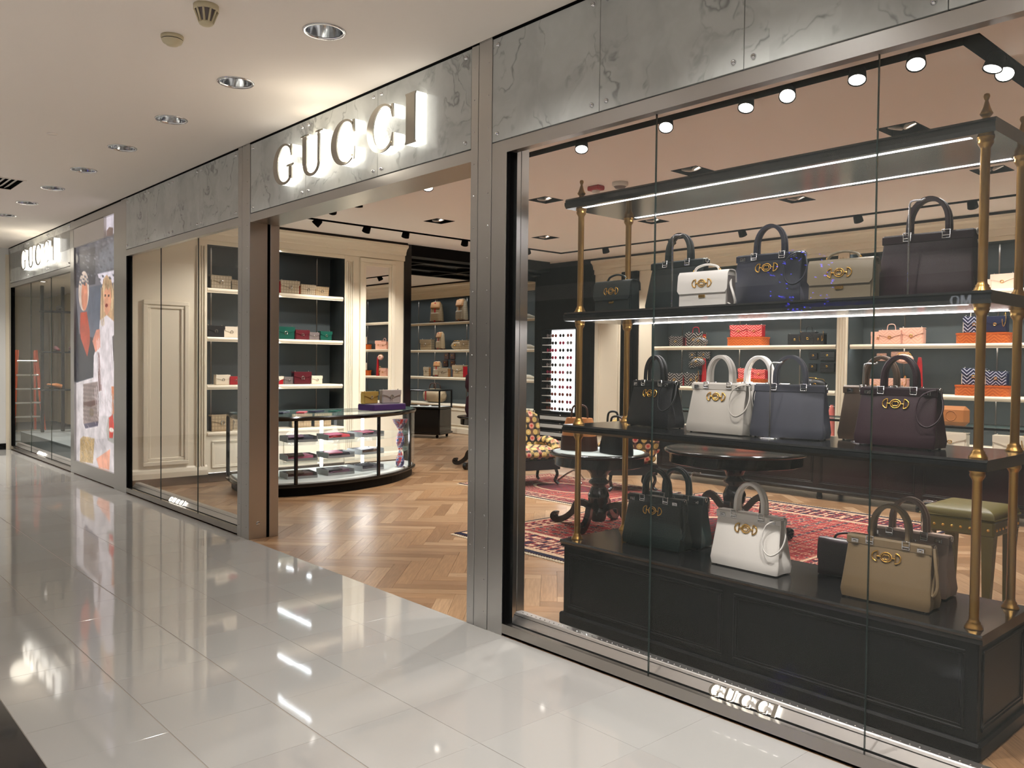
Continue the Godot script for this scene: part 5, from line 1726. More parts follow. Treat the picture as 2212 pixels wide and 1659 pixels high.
func glass_counter_by_door():
	var o := V(-9.0, 0, -2.3)
	var t := thing("curved_display_case", "curved black-framed glass display case with lit shelves beyond the entrance", "display case", o)
	var pts := [V(-9.56, 0, -1.08), V(-9.0, 0, -0.95), V(-8.6, 0, -1.05), V(-8.42, 0, -1.3), V(-8.36, 0, -1.72), V(-8.41, 0, -2.2), V(-8.62, 0, -2.8), V(-9.02, 0, -3.35), V(-9.3, 0, -3.58), V(-9.56, 0, -3.62)]
	var crv := []
	for p in smooth(pts, 6):
		crv.append(p - o)
	var outline := func(s: float) -> Array:
		var r := []
		var c := V(-0.1, 0, -0.02)
		for p in crv:
			var q: Vector3 = c + (p - c) * s
			r.append(Vector2(q.x, q.z))
		return r
	part("plinth", slab(outline.call(0.97), 0.0, 0.1), "lacquer_matt", t)
	part("base_moulding", slab(outline.call(1.02), 0.1, 0.118), "lacquer", t)
	part("base_moulding", slab(outline.call(1.0), 0.118, 0.135), "lacquer", t)
	part("case_floor", slab(outline.call(0.97), 0.135, 0.15), "case_lining", t)
	var at_y := func(y: float) -> Array:
		return crv.map(func(p): return p + V(0, y, 0))
	part("curved_glass", MB.new().sweep(at_y.call(0.49), rect(0.35, 0.003), Vector3.UP), "glass", t)
	part("back_glass", MB.new().span(V(-0.565, 0.14, -1.3), V(-0.559, 0.84, 1.2)), "glass", t)
	part("top_rail", MB.new().sweep(at_y.call(0.865), [Vector2(-0.024, -0.012), Vector2(-0.01, -0.02), Vector2(0.01, -0.024), Vector2(0.024, -0.012), Vector2(0.024, 0.02), Vector2(-0.024, 0.02)], Vector3.UP), "lacquer", t)
	part("top_rail", MB.new().cb(V(-0.56, 0.865, -0.05), V(0.04, 0.048, 2.5), 0.006), "lacquer", t)
	part("glass_top", slab(outline.call(0.985), 0.886, 0.896), "glass_shelf", t)
	for i in [0, 19, 33, 41, 54]:
		var p: Vector3 = crv[mini(i, crv.size() - 1)]
		part("upright", MB.new().cb(p + V(0, 0.49, 0), V(0.036, 0.71, 0.036), 0.006, Basis(Vector3.UP, 0.3)), "lacquer", t)
	for y in [0.355, 0.571]:
		part("glass_shelf", slab(outline.call(0.93), y - 0.008, y), "glass_shelf", t)
	for z in [-2.13, -2.72]:
		for s in [[0.2, 0.34], [0.375, 0.555], [0.59, 0.82]]:
			part("light_bar", MB.new().cb(V(-9.22, (s[0] + s[1]) / 2, z) - o, V(0.035, s[1] - s[0], 0.035), 0.008), "led", t)
		var l := OmniLight3D.new()
		l.name = "case_glow"
		l.light_energy = 0.22
		l.light_size = 0.1
		l.omni_range = 20
		l.omni_attenuation = 2
		l.shadow_enabled = true
		add_child(l, true)
		l.position = V(-9.16, 0.5, z)
	var lv := [0.151, 0.356, 0.572]
	var cols := [["cloth_wine", "cloth_mauve", "cloth_grey"], ["cloth_pink", "cloth_navy", "cloth_brown"], ["cloth_navy", "cloth_red", "cloth_grey"]]
	var und := [["cloth_brown", "cloth_navy", "cloth_navy"], ["cloth_brown", "cloth_pink", "cloth_grey"], ["cloth_mauve", "cloth_pink", "cloth_pink"]]
	var cn := {"cloth_wine": "wine red", "cloth_mauve": "mauve", "cloth_grey": "grey", "cloth_pink": "pink", "cloth_navy": "navy", "cloth_brown": "brown", "cloth_red": "red"}
	var spots := [V(-8.84, 0, -1.62), V(-8.86, 0, -2.12), V(-8.98, 0, -2.62)]
	var nm := ["bottom", "middle", "top"]
	var nc := ["left", "centre", "right"]
	for r in 3:
		for k in 3:
			var p: Vector3 = spots[k] + V(0, lv[r], 0)
			var tr := thing("scarf_tray", "grey open tray on the %s shelf of the curved case, %s one" % [nm[r], nc[k]], "tray", p, PI / 2 + 0.15 * (k - 1), "grey trays in the curved case")
			part("tray_base", MB.new().box(V(0, 0.005, 0), V(0.36, 0.01, 0.28)), "tray", tr)
			for s in [-1, 1]:
				part("tray_side", MB.new().box(V(0.176 * s, 0.032, 0), V(0.01, 0.064, 0.28)), "tray", tr)
			part("tray_back", MB.new().box(V(0, 0.032, -0.136), V(0.36, 0.064, 0.01)), "tray", tr)
			part("tray_lip", MB.new().box(V(0, 0.014, 0.136), V(0.36, 0.028, 0.01)), "tray", tr)
			var m1 := MB.new()
			for q in 3:
				m1.cb(V(0.01 * q - 0.01, 0.022 + 0.012 * q, 0.0), V(0.3 - 0.02 * q, 0.014, 0.22 - 0.015 * q), 0.005, Basis.from_euler(V(0.04 * (q - 1), 0.1 * q, 0.03)))
			var sc := solo("folded_scarf", m1, cols[r][k], "folded %s silk scarf in the %s shelf's %s tray of the curved case" % [cn[cols[r][k]], nm[r], nc[k]], "scarf", p, PI / 2 + 0.15 * (k - 1), "scarves in the curved case")
			part("fold", MB.new().cb(V(-0.04, 0.058, 0.01), V(0.18, 0.014, 0.2), 0.006, Basis.from_euler(V(0.03, -0.2, 0.06))), und[r][k], sc)
	# printed scarf on a tall form
	var sf := thing("draped_scarf", "tall twisted blue and red printed scarf at the right in the curved case", "scarf", V(-8.92, 0.151, -3.1))
	var rings := []
	for i in 15:
		var q := i / 14.0
		var r := 0.045 + 0.02 * sin(q * 14.0) + (0.05 * smoothstep(0.7, 1.0, q))
		rings.append(range(12).map(func(k): return V(r * cos(TAU * k / 12 + q * 3.0) * 0.6, q * 0.62, r * sin(TAU * k / 12 + q * 3.0))))
	part("drape", MB.new().loft(rings), "silk_print", sf)
	part("form_foot", MB.new().lathe([[0.0, 0.004], [0.07, 0.003], [0.072, 0.0], [0.0, 0.0]], 20), "chrome", sf)
	# on the glass top
	var vx := thing("velvet_box", "purple velvet box on top of the curved display case", "box", V(-8.98, 0.897, -2.86), 0.18)
	part("body", MB.new().cb(V(0, 0.036, 0), V(0.3, 0.072, 0.56), 0.008), "violet", vx)
	part("top_pad", MB.new().cb(V(0, 0.076, 0), V(0.29, 0.01, 0.55), 0.004), "cloth_grey", vx)
	mini_flap(V(-9.0, 0.978, -2.68), PI / 2 + 0.2, 0.23, "metallic gold flap bag on the purple velvet box", "gold_leather", "bags on the velvet box", {"side": "gold_leather"})
	mini_flap(V(-8.95, 0.978, -2.96), PI / 2 - 0.1, 0.26, "metallic silver flap bag on the purple velvet box", "silver_leather", "bags on the velvet box", {"side": "silver_leather"})
	var tc := ["coral", "navy", "strawberry", "navy", "emerald"]
	var tn := ["coral", "dark blue", "rose red", "navy", "emerald"]
	for k in 5:
		solo("leather_pouch", MB.new().cb(V(0, 0.008, 0), V(0.1, 0.016, 0.2), 0.005), tc[k], "flat %s leather pouch lying on the curved case, %s from the pillar" % [tn[k], ["first", "second", "third", "fourth", "fifth"][k]], "wallet", V(-8.9 - 0.05 * (k % 2), 0.897, -1.25 - 0.22 * k), 0.5 + 0.2 * (k % 3), "flat pouches on the curved case")

# ------------------------------------------------------------------ furniture
func round_table(label: String, at: Vector3, r: float, h: float, mat: String, inset := true, tall := false):
	var t := thing("pedestal_table", label, "table", at, 0.35, "black pedestal tables")
	var tp := part("table_top", MB.new().lathe([[0.0, h], [r - 0.03, h], [r - 0.012, h - 0.002], [r, h - 0.012], [r - 0.004, h - 0.026], [r - 0.02, h - 0.034], [0.0, h - 0.034]], 48), mat, t)
	if inset:
		part("leather_inset", MB.new().lathe([[0.0, h + 0.003], [r - 0.05, h + 0.003], [r - 0.048, h], [0.0, h]], 48), "grey_leather", tp)
	part("apron", MB.new().lathe([[r - 0.05, h - 0.034], [r - 0.05, h - 0.12], [r - 0.06, h - 0.125], [0.0, h - 0.125]], 48, Vector3.ZERO, Basis(), true), mat, t)
	part("pedestal", MB.new().lathe([[0.16, h - 0.125], [0.14, h - 0.15], [0.085, h - 0.2], [0.07, h - 0.25], [0.095, h - 0.275], [0.095, h - 0.29], [0.06, h - 0.31], [0.075, h - 0.34], [0.1, h - 0.4], [0.095, h - 0.46], [0.06, h - 0.5], [0.075, h - 0.53], [0.085, 0.14], [0.07, 0.08], [0.06, 0.05], [0.0, 0.045]], 24), mat, t)
	for k in 4:
		var a := TAU * k / 4
		var u := V(cos(a), 0, sin(a))
		var f := []
		var prof := [[0.05, 0.16], [0.13, 0.2], [0.19, 0.21], [0.225, 0.18], [0.25, 0.12], [0.31, 0.065], [0.38, 0.03], [0.43, 0.03], [0.455, 0.05], [0.44, 0.075], [0.415, 0.07]]
		if tall:
			prof = [[0.06, 0.2], [0.12, 0.26], [0.17, 0.32], [0.22, 0.35], [0.255, 0.32], [0.25, 0.27], [0.25, 0.2], [0.3, 0.12], [0.38, 0.05], [0.45, 0.03], [0.485, 0.05], [0.47, 0.08], [0.445, 0.07]]
		for q in prof:
			f.append(u * q[0] + V(0, q[1], 0))
		part("scroll_foot", MB.new().sweep(smooth(f, 3), rect(0.026, 0.028), u.cross(Vector3.UP)), mat, t)

func armchair(at: Vector3, turn: float, label: String):
	var t := thing("slipper_chair", label, "chair", at, turn, "patterned slipper chairs")
	var cushion := func(w: float, d: float, y0: float, y1: float, c: Vector3) -> MB:
		var rings := []
		for i in 7:
			var q := i / 6.0
			var s := pow(sin(lerpf(0.25, PI - 0.35, q)), 0.35)
			rings.append(range(24).map(func(k): return c + V(signf(cos(TAU * k / 24)) * pow(absf(cos(TAU * k / 24)), 0.4) * w / 2 * s, lerpf(y0, y1, q), signf(sin(TAU * k / 24)) * pow(absf(sin(TAU * k / 24)), 0.4) * d / 2 * s)))
		return MB.new().loft(rings)
	part("seat", cushion.call(0.62, 0.58, 0.3, 0.47, V(0, 0, 0.02)), "motif_cloth", t)
	var rings := []
	for i in 10:
		var q := i / 9.0
		var w := 0.25 + 0.05 * sin(q * PI) + 0.02 * q
		if i == 9:
			w = 0.18
		rings.append(range(16).map(func(k): return V(signf(cos(TAU * k / 16)) * pow(absf(cos(TAU * k / 16)), 0.5) * w, 0.38 + 0.52 * q, -0.24 - 0.09 * q + sin(TAU * k / 16) * (0.07 if i < 9 else 0.03))))
	part("backrest", MB.new().loft(rings), "motif_cloth", t)
	for s in [-1, 1]:
		part("arm", MB.new().tube([V(0.27 * s, 0.5, -0.22), V(0.29 * s, 0.53, -0.05), V(0.29 * s, 0.5, 0.14), V(0.28 * s, 0.43, 0.2)], 0.06, 10), "motif_cloth", t)
	part("skirt", MB.new().loft([[V(-0.29, 0.2, 0.28), V(0.29, 0.2, 0.28), V(0.29, 0.2, -0.27), V(-0.29, 0.2, -0.27)], [V(-0.3, 0.32, 0.3), V(0.3, 0.32, 0.3), V(0.3, 0.32, -0.27), V(-0.3, 0.32, -0.27)]], false, -2), "black", t)
	for sx in [-1, 1]:
		for sz in [-1, 1]:
			part("leg", MB.new().tube(smooth([V(0.25 * sx, 0.22, 0.23 * sz), V(0.27 * sx, 0.14, 0.25 * sz), V(0.25 * sx, 0.06, 0.235 * sz), V(0.285 * sx, 0.02, 0.265 * sz)], 4), 0.02, 8), "lacquer", t)

func rug(at: Vector3, w: float, d: float, label: String):
	var t := thing("oriental_rug", label, "rug", at, 0, "oriental rugs")
	part("pile", (func(): var m := MB.new(); m.uvq(V(-w / 2, 0.011, -d / 2), V(w / 2, 0.011, -d / 2), V(w / 2, 0.011, d / 2), V(-w / 2, 0.011, d / 2)); return m).call(), "rug_pile", t)
	part("backing", MB.new().span(V(-w / 2, 0.001, -d / 2), V(w / 2, 0.0105, d / 2)), "cloth_wine", t)
	var fm := MB.new()
	for k in int(w / 0.03):
		for s in [-1, 1]:
			fm.box(V(-w / 2 + 0.015 + 0.03 * k, 0.004, s * (d / 2 + 0.022)), V(0.012, 0.005, 0.044))
	var f := part("fringe", fm, "fringe", t)
	f.set_meta("kind", "stuff")

func soft_bag(at: Vector3, turn: float, w: float, h: float, d: float, label: String, mat: String, low: String, cat := "handbag"):
	var t := thing("soft_bag", label, cat, at, turn, "bags on the round table")
	var mk := func(a: float, b: float, grow: float) -> Array:
		var rings := []
		for i in 6:
			var q := lerpf(a, b, i / 5.0)
			var s := 1.0 - 0.3 * q * q + grow
			rings.append(range(16).map(func(k): return V(signf(cos(TAU * k / 16)) * pow(absf(cos(TAU * k / 16)), 0.55) * w / 2 * s, q * h, signf(sin(TAU * k / 16)) * pow(absf(sin(TAU * k / 16)), 0.55) * d / 2 * s)))
		return rings
	part("lower_body", MB.new().loft(mk.call(0.0, 0.45, 0.01)), low, t)
	part("upper_body", MB.new().loft(mk.call(0.44, 1.0, 0.0)), mat, t)
	part("handle", MB.new().tube(smooth([V(-w * 0.25, h * 0.97, 0), V(-w * 0.18, h * 1.35, 0), V(w * 0.18, h * 1.35, 0), V(w * 0.25, h * 0.97, 0)], 5), 0.01, 6), low, t)

func furniture():
	rug(V(-4.33, 0, -3.4), 2.78, 3.84, "large red oriental rug under the two black pedestal tables")
	rug(V(-6.98, 0, -4.2), 2.2, 1.6, "smaller red oriental rug under the patterned chairs")
	round_table("round black pedestal table with grey leather top at the left of the stand", V(-5.12, 0.012, -2.7), 0.46, 0.69, "lacquer")
	round_table("larger black pedestal table with scroll legs behind the white tote", V(-4.1, 0.012, -3.35), 0.62, 0.76, "lacquer", false, true)
	soft_bag(V(-5.3, 0.706, -2.62), 0.3, 0.34, 0.3, 0.2, "tan suede and brown bucket bag on the round table", "tan", "chocolate")
	soft_bag(V(-5.1, 0.706, -2.86), 0.8, 0.2, 0.26, 0.16, "small black handbag in the middle of the round table", "black", "black")
	soft_bag(V(-4.88, 0.706, -2.66), -0.2, 0.36, 0.24, 0.18, "wide black leather bag at the right on the round table", "black", "black")
	armchair(V(-7.5, 0.012, -4.05), 1.3, "patterned slipper chair with heart motifs beside the steel pillar")
	armchair(V(-6.45, 0.012, -4.7), -2.2, "patterned slipper chair mostly hidden behind the round table")
	# tripod table
	var tt := thing("tripod_table", "small grey metal tripod table between the patterned chairs", "table", V(-7.25, 0.012, -4.62))
	part("stem", MB.new().lathe([[0.014, 0.14], [0.012, 0.3], [0.014, 0.55]], 12), "steel_smooth", tt)
	part("table_top", MB.new().lathe([[0.0, 0.565], [0.16, 0.565], [0.165, 0.558], [0.16, 0.55], [0.0, 0.55]], 32), "steel_smooth", tt)
	for k in 3:
		var a := TAU * k / 3 + 0.4
		part("leg", MB.new().tube([V(0, 0.16, 0), V(0.1 * cos(a), 0.1, 0.1 * sin(a)), V(0.22 * cos(a), 0.008, 0.22 * sin(a))], 0.011, 8), "steel_smooth", tt)
	# green stool
	var s := thing("leather_stool", "olive green leather stool with brass nail heads at the right", "stool", V(-1.94, 0, -2.67))
	var rings := []
	for i in 8:
		var q := i / 7.0
		var k := 1.0 - 0.75 * pow(q, 3.0)
		rings.append([V(-0.215 * k, 0.585 + 0.07 * sin(q * PI / 2), 0.23 * k), V(0.215 * k, 0.585 + 0.07 * sin(q * PI / 2), 0.23 * k), V(0.215 * k, 0.585 + 0.07 * sin(q * PI / 2), -0.23 * k), V(-0.215 * k, 0.585 + 0.07 * sin(q * PI / 2), -0.23 * k)])
	part("cushion", MB.new().loft(rings, false, -2), "olive", s)
	var sk := part("skirt", MB.new().cb(V(0, 0.535, 0), V(0.43, 0.1, 0.46), 0.012), "olive", s)
	part("piping", MB.new().tube([V(-0.217, 0.588, 0.232), V(0.217, 0.588, 0.232), V(0.217, 0.588, -0.232), V(-0.217, 0.588, -0.232)], 0.006, 6, true), "olive", s)
	var nail := MB.new().lathe([[0.0, 0.006], [0.006, 0.005], [0.0095, 0.0]], 10, Vector3.ZERO, Basis(Vector3.RIGHT, PI / 2)).mesh()
	for k in 8:
		part("nail_head", nail, "gold", sk, V(-0.18 + 0.0515 * k, 0.53, 0.2305))
		part("nail_head", nail, "gold", sk, V(0.2155, 0.53, -0.19 + 0.0543 * k), V(0, PI / 2, 0))
	for sx in [-1, 1]:
		for sz in [-1, 1]:
			part("leg", MB.new().loft([[V(0.165 * sx - 0.018, 0, 0.18 * sz - 0.018), V(0.165 * sx + 0.018, 0, 0.18 * sz - 0.018), V(0.165 * sx + 0.018, 0, 0.18 * sz + 0.018), V(0.165 * sx - 0.018, 0, 0.18 * sz + 0.018)], [V(0.175 * sx - 0.035, 0.49, 0.19 * sz - 0.035), V(0.175 * sx + 0.035, 0.49, 0.19 * sz - 0.035), V(0.175 * sx + 0.035, 0.49, 0.19 * sz + 0.035), V(0.175 * sx - 0.035, 0.49, 0.19 * sz + 0.035)]], false, -2), "olive", s)
	# long black counter with a glass display on top
	var c := thing("sales_counter", "long black counter with glass display top before the back wall", "counter", V(-4.1, 0, -6.2))
	var hw := 2.85
	part("body", MB.new().cb(V(0, 0.37, 0), V(2 * hw, 0.5, 0.62), 0.01), "lacquer", c)
	part("base_moulding", MB.new().cb(V(0, 0.105, 0), V(2 * hw + 0.06, 0.05, 0.68), 0.015), "lacquer", c)
	part("waist_moulding", MB.new().cb(V(0, 0.625, 0), V(2 * hw + 0.04, 0.03, 0.66), 0.01), "lacquer", c)
	for i in 5:
		part("front_panel", mould(V(-hw + 0.06 + i * 1.13, 0.17, 0.31), Vector3.RIGHT, 1.05, 0.4, 0.018, 0.012), "lacquer", c)
	for i in 6:
		for z in [-0.26, 0.26]:
			part("foot", MB.new().lathe([[0.0, 0.0], [0.03, 0.0], [0.035, 0.03], [0.025, 0.08], [0.0, 0.08]], 12, V(-hw + 0.1 + i * 1.1, 0, z)), "lacquer", c)
	part("lining", MB.new().span(V(-hw + 0.02, 0.64, -0.3), V(hw - 0.02, 0.648, 0.3)), "case_lining", c)
	part("glass_front", MB.new().span(V(-hw, 0.64, 0.3), V(hw, 0.9, 0.306)), "glass", c)
	part("glass_end", MB.new().span(V(-hw, 0.64, -0.3), V(-hw + 0.006, 0.9, 0.3)), "glass", c)
	for i in 6:
		part("upright", MB.new().cb(V(-hw + 0.012 + i * (2 * hw - 0.024) / 5.0, 0.77, 0.303), V(0.024, 0.27, 0.024), 0.004), "lacquer", c)
	part("top_rail", MB.new().cb(V(0, 0.912, 0.3), V(2 * hw + 0.03, 0.026, 0.04), 0.006).cb(V(0, 0.912, -0.3), V(2 * hw + 0.03, 0.026, 0.04), 0.006).cb(V(-hw, 0.912, 0), V(0.04, 0.026, 0.62), 0.006), "lacquer", c)
	part("glass_top", MB.new().span(V(-hw + 0.02, 0.912, -0.29), V(hw, 0.92, 0.29)), "glass_shelf", c)
	var wq := mini_flap(V(-3.3, 0.649, -6.1), 0, 0.3, "white quilted bag inside the glass top of the counter", "ivory", "goods in the counter", {"gg": true, "side": "ivory"})
	mini_flap(V(-2.75, 0.649, -6.1), 0.1, 0.3, "second white quilted bag at the right inside the counter glass", "ivory", "goods in the counter", {"gg": true, "side": "ivory", "chain": true})
	mini_flap(V(-5.0, 0.649, -6.1), 0.1, 0.28, "red bag inside the counter glass behind the pale grey tote", "wine", "goods in the counter", {"gg": true})
	var cb := thing("camera_bag", "tan brown rounded camera bag standing on the counter at the right", "handbag", V(-3.28, 0.921, -6.05))
	part("body", MB.new().cb(V(0, 0.1, 0), V(0.32, 0.2, 0.1), 0.04), "tan", cb)
	part("emblem", MB.new().tube(ring_path(0.05, 0.05, 16), 0.004, 5, true), "tan", cb, V(0, 0.1, 0.051))
	part("strap", MB.new().tube(smooth([V(-0.16, 0.14, 0), V(-0.2, 0.08, 0.03), V(-0.22, 0.01, 0.06), V(-0.1, 0.006, 0.1)], 5), 0.008, 6), "chocolate", cb)
	for k in 3:
		var pb := thing("hanging_pouch", "rose pink leather pouch on the back wall's counter, %s from the fluted divider" % ["third", "second", "first"][k], "handbag", V(-5.62 + 0.2 * k, 0.612, -7.32), 0.1 * k, "rose pouches")
		part("body", MB.new().loft([ring_y(0.06, 0.05, 0, 14), ring_y(0.07, 0.055, 0.12, 14), ring_y(0.045, 0.035, 0.3, 14), ring_y(0.02, 0.015, 0.4, 14)]), "coral", pb)
		part("tie", MB.new().tube(ring_path(0.03, 0.014, 10), 0.005, 5, true), "blush", pb, V(0, 0.38, 0), V(PI / 2, 0, 0))
	# sunglasses cabinet
	var k := thing("sunglasses_cabinet", "tall black cabinet with a glowing white panel of sunglasses", "cabinet", V(-9.9, 0, -7.05))
	part("carcass", MB.new().span(V(-0.66, 0.2, -0.35), V(0.66, 0.69, -0.02)).span(V(-0.66, 2.1, -0.35), V(0.66, YC, -0.0)).span(V(-0.66, 0.69, -0.35), V(-0.5, 2.1, 0.0)).span(V(0.32, 0.69, -0.35), V(0.66, 2.1, 0.0)).span(V(-0.5, 0.69, -0.35), V(0.32, 2.1, -0.3)), "lacquer_matt", k)
	part("plinth", MB.new().span(V(-0.66, 0, -0.35), V(0.66, 0.2, 0.01)), "cream", k)
	part("light_panel", MB.new().span(V(-0.3, 0.7, -0.3), V(0.32, 2.09, -0.06)), "light_panel", k)
	part("side_lining", MB.new().span(V(-0.5, 0.7, -0.3), V(-0.3, 2.09, -0.2)), "slate", k)
	for r in 11:
		part("ledge", MB.new().span(V(-0.5, 0.7 + 0.1255 * r, -0.2), V(-0.3, 0.712 + 0.1255 * r, -0.03)), "white_plastic", k)
		part("ledge", MB.new().span(V(-0.3, 0.7 + 0.1255 * r, -0.06), V(0.32, 0.705 + 0.1255 * r, -0.01)), "glass_shelf", k)
	for r in 3:
		var dr := part("drawer", MB.new().cb(V(0, 0.3 + 0.14 * r, -0.008), V(1.1, 0.115, 0.03), 0.005), "lacquer", k)
		part("drawer_window", MB.new().cb(V(-0.05, 0.3 + 0.14 * r, 0.008), V(0.9, 0.06, 0.004), 0.001), "case_lining", dr)
		part("knob", MB.new().lathe([[0.0, 0.02], [0.01, 0.016], [0.01, 0.0]], 10, V(0.0, 0.355 + 0.14 * r, 0.006), Basis(Vector3.RIGHT, PI / 2)), "chrome", dr)
	area(V(-9.89, 1.4, -7.08), V(-9.89, 1.4, -5.0), 0.6, 1.35, 0.35, Color(1, 1, 1))
	var gl := MB.new()
	for sx in [-1.0, 1.0]:
		gl.lathe([[0.0, 0.003], [0.026, 0.002], [0.03, 0.0], [0.0, -0.003]], 12, V(0.036 * sx, 0.034, 0.0), Basis(Vector3.RIGHT, PI / 2))
		gl.tube([V(0.06 * sx, 0.036, 0.0), V(0.063 * sx, 0.036, -0.03)], 0.003, 5)
	gl.tube([V(-0.012, 0.036, 0), V(0, 0.04, 0.002), V(0.012, 0.036, 0)], 0.003, 5)
	var glm := gl.mesh()
	rng.seed = 17
	var wr := ["bottom", "second", "third", "fourth", "fifth", "sixth", "seventh", "eighth", "ninth", "tenth", "top"]
	for r in 11:
		for q in 4:
			var lm: String = ["lens", "lens", "lens_amber", "lens_rose", "grey"][rng.randi() % 5]
			var ln: String = {"lens": "black", "lens_amber": "amber brown", "lens_rose": "rose", "grey": "grey"}[lm]
			solo("sunglasses", glm, lm, "%s sunglasses in the %s row, %s" % [ln, wr[r], ["on the grey ledge left of the white panel", "first on the white panel", "second on the white panel", "third on the white panel"][q]], "sunglasses", V(-9.9 + [-0.4, -0.21, -0.03, 0.15][q], [0.712, 0.705][mini(q, 1)] + 0.1255 * r, -7.05 + (-0.1 if q == 0 else -0.035)), 0.0, "sunglasses in the black cabinet")

# ------------------------------------------------------------------ shoe window at the far end
func shoe_window():
	var wr := struct("wall_shoe_window", "cream walls of the shoe window")
	part("wall_face", MB.new().span(V(-22.2, 0, -2.2), V(-10.6, 3.2, -2.35)), "cream", wr)
	part("wall_face", MB.new().span(V(-22.4, 0, 0.0), V(-22.2, 3.2, -2.35)), "cream", wr)
	part("wall_face", MB.new().span(V(-22.2, 0, 0.05), V(-15.7, 3.2, -0.05)), "cream", wr)
	part("wall_face", MB.new().span(V(-11.9, 0, -0.27), V(-10.6, 3.2, -2.3)), "cream", wr)
	part("ceiling_panel", MB.new().span(V(-22.2, 2.95, 0.0), V(-10.6, 3.2, -2.35)), "shop_plaster", wr)
	part("floor_panel", MB.new().span(V(-22.2, -0.01, -0.02), V(-10.6, 0.004, -2.3)), "carpet_grey", wr)
	var path := []
	for i in 120:
		path.append(V(-21.9 + i * 0.075, 1.5, -2.05 + 0.06 * sin(i * 1.25)))
	solo("pleated_curtain", MB.new().sweep(path, rect(1.45, 0.004), Vector3.UP), "curtain", "pale cream pleated curtain behind the shoe window display", "curtain")
	var pf := thing("display_platform", "low grey platform on the floor of the shoe window", "platform", V(-15.0, 0.004, -1.1))
	part("deck", MB.new().cb(V(0, 0.2, 0), V(3.4, 0.02, 1.5), 0.004), "carpet_grey", pf)
	part("riser", MB.new().span(V(-1.68, 0, -0.74), V(1.68, 0.19, 0.74)), "carpet_grey", pf)
	var ra := thing("shoe_rack", "slim black upright rack with glass shelves in the shoe window", "shelf rack", V(-16.0, 0.214, -0.85))
	for z in [0.3, -0.02, -0.28]:
		part("upright", MB.new().cb(V(0, 1.28, z), V(0.05, 2.52, 0.05), 0.006), "lacquer_matt", ra)
	for y in [0.75, 1.4, 2.1]:
		part("shelf", MB.new().cb(V(0.05, y, -0.1), V(0.3, 0.025, 0.85), 0.004), "lacquer_matt", ra)
	var labels := ["dark red shoe on the upper glass shelf of the shoe window", "dark red shoe behind it on the same upper shelf", "black loafer lying low on the upper shelf", "brown slanted slipper on the middle shelf of the shoe window", "dark loafer beside the slipper on the middle shelf", "black shoe on the grey platform of the shoe window", "large grey pump displayed near the top of the shoe window"]
	var sp := [[V(-15.9, 1.627, -0.75), "wine", 1.57, 0.0], [V(-15.9, 1.627, -1.0), "wine", 1.57, 0.0], [V(-15.9, 2.327, -0.8), "shoe_dark", 1.57, 0.0], [V(-15.9, 0.999, -0.7), "tan", 0.3, -0.3], [V(-15.9, 0.977, -1.05), "shoe_dark", 1.57, 0.0], [V(-15.0, 0.214, -0.9), "shoe_dark", 0.4, 0.0], [V(-15.75, 2.327, -1.05), "grey", 0.6, 0.0]]
	for i in 7:
		shoe(sp[i][0], sp[i][2], labels[i], sp[i][1], "shoe_dark", "shoes in the far window", sp[i][3])
	var la := thing("step_ladder", "orange step ladder with aluminium steps standing in the shoe window", "ladder", V(-17.3, 0.004, -0.58))
	for s in [-1.0, 1.0]:
		part("rail", MB.new().tube([V(0.2, 0.03, 0.26 * s), V(0.0, 1.65, 0.15 * s)], 0.032, 6), "ladder_orange", la)
		part("rear_rail", MB.new().tube([V(-0.45, 0.03, 0.24 * s), V(-0.02, 1.62, 0.14 * s)], 0.02, 6), "ladder_orange", la)
	for i in 6:
		var q := (i + 0.6) / 6.4
		part("step", MB.new().cb(V(0.2 - 0.2 * q, 0.03 + 1.62 * q, 0), V(0.1, 0.03, 2 * lerpf(0.26, 0.15, q)), 0.006), "aluminium", la)
	for x in [-17.5, -15.0, -13.0]:
		var t := thing("square_downlight", "recessed downlight inside the shoe window, %s" % ["over the ladder", "over the shoe rack", "beside the poster"][[-17.5, -15.0, -13.0].find(x)], "downlight", V(x, 2.95, -0.9), 0, "downlights of the shoe window")
		part("trim", MB.new().lathe([[0.07, 0.0], [0.075, -0.008], [0.055, -0.008], [0.05, 0.0]], 20), "chrome", t)
		part("lamp_lens", MB.new().lathe([[0.0, -0.004], [0.05, -0.003], [0.0, 0.0]], 20), "bulb", t)
		spot(V(x, 2.92, -0.9), V(x, 0, -1.1), 6.0, 60, Color(1, 0.97, 0.93), 0.06)

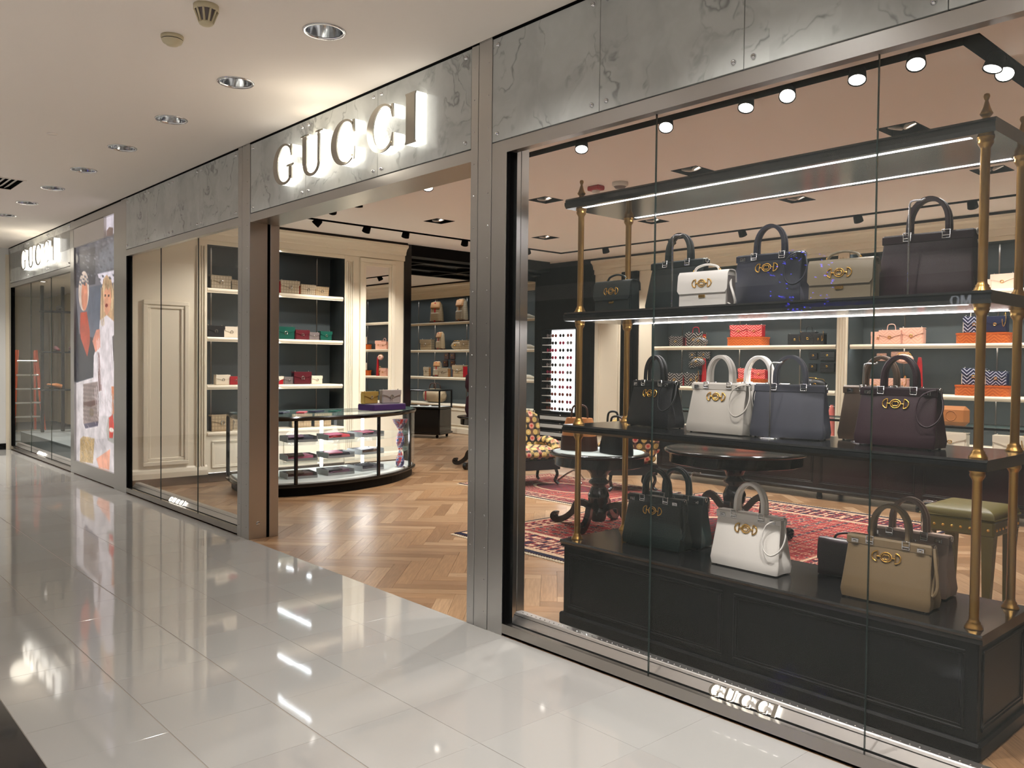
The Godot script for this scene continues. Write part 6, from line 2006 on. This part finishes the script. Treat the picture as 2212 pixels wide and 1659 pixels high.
# ------------------------------------------------------------------ small ceiling fittings
func small_fittings():
	var d := thing("smoke_detector", "round ivory smoke detector on the corridor ceiling", "smoke detector", V(-4.76, YM, 1.306))
	part("base", MB.new().lathe([[0.0, 0.0], [0.06, 0.0], [0.061, -0.012], [0.057, -0.02]], 28), "ivory_plastic", d)
	part("slot_band", MB.new().lathe([[0.056, -0.02], [0.053, -0.026]], 28), "dark_gap", d)
	part("cap", MB.new().lathe([[0.057, -0.024], [0.05, -0.038], [0.034, -0.046], [0.032, -0.05], [0.0, -0.055]], 28), "ivory_plastic", d)
	var e := thing("alarm_sounder", "ribbed ivory and grey conical alarm at the picture's top edge", "alarm", V(-4.235, YM, 1.325))
	part("base", MB.new().lathe([[0.0, 0.0], [0.062, 0.0], [0.062, -0.022], [0.056, -0.028]], 28), "ivory_plastic", e)
	part("cone", MB.new().lathe([[0.05, -0.026], [0.03, -0.085], [0.0, -0.085]], 24), "grey", e)
	for k in 10:
		var a := TAU * k / 10
		part("rib", MB.new().tube([V(0.056 * cos(a), -0.026, 0.056 * sin(a)), V(0.032 * cos(a), -0.088, 0.032 * sin(a))], 0.006, 5), "ivory_plastic", e)
	part("nose", MB.new().lathe([[0.034, -0.084], [0.034, -0.094], [0.024, -0.1], [0.0, -0.102]], 24), "ivory_plastic", e)
	solo("sprinkler_cover", MB.new().lathe([[0.0, -0.005], [0.038, -0.004], [0.04, 0.0], [0.0, 0.0]], 24), "plaster", "small flat white sprinkler cover on the corridor ceiling", "sprinkler", V(-7.48, YM, 1.274))
	var v := thing("air_vent", "slotted dark air vent in the corridor ceiling at the left edge", "vent", V(-9.95, YM, 1.18))
	part("frame", MB.new().span(V(-0.33, -0.006, -0.17), V(0.33, 0.0, -0.15)).span(V(-0.33, -0.006, 0.15), V(0.33, 0.0, 0.17)).span(V(-0.33, -0.006, -0.15), V(-0.31, 0.0, 0.15)).span(V(0.31, -0.006, -0.15), V(0.33, 0.0, 0.15)), "plaster", v)
	for k in 5:
		part("slat", MB.new().box(V(0, 0.02, -0.11 + 0.055 * k), V(0.62, 0.004, 0.045), Basis(Vector3.RIGHT, 0.5)), "white_plastic", v)
	var f := thing("fire_alarm", "red fire alarm beacon on the shop ceiling", "alarm", V(-5.46, YC, -2.98))
	part("base", MB.new().cb(V(0, -0.022, 0), V(0.15, 0.044, 0.1), 0.01), "red_plastic", f)
	part("lens", MB.new().lathe([[0.04, -0.044], [0.036, -0.062], [0.0, -0.068]], 18), "white_plastic", f)
	var w := thing("smoke_detector", "round white smoke detector beside the red beacon in the shop", "smoke detector", V(-5.19, YC, -3.02))
	part("base", MB.new().lathe([[0.0, 0.0], [0.075, 0.0], [0.076, -0.025], [0.06, -0.04]], 28), "white_plastic", w)
	part("cap", MB.new().lathe([[0.058, -0.038], [0.045, -0.055], [0.0, -0.06]], 28), "grey", w)
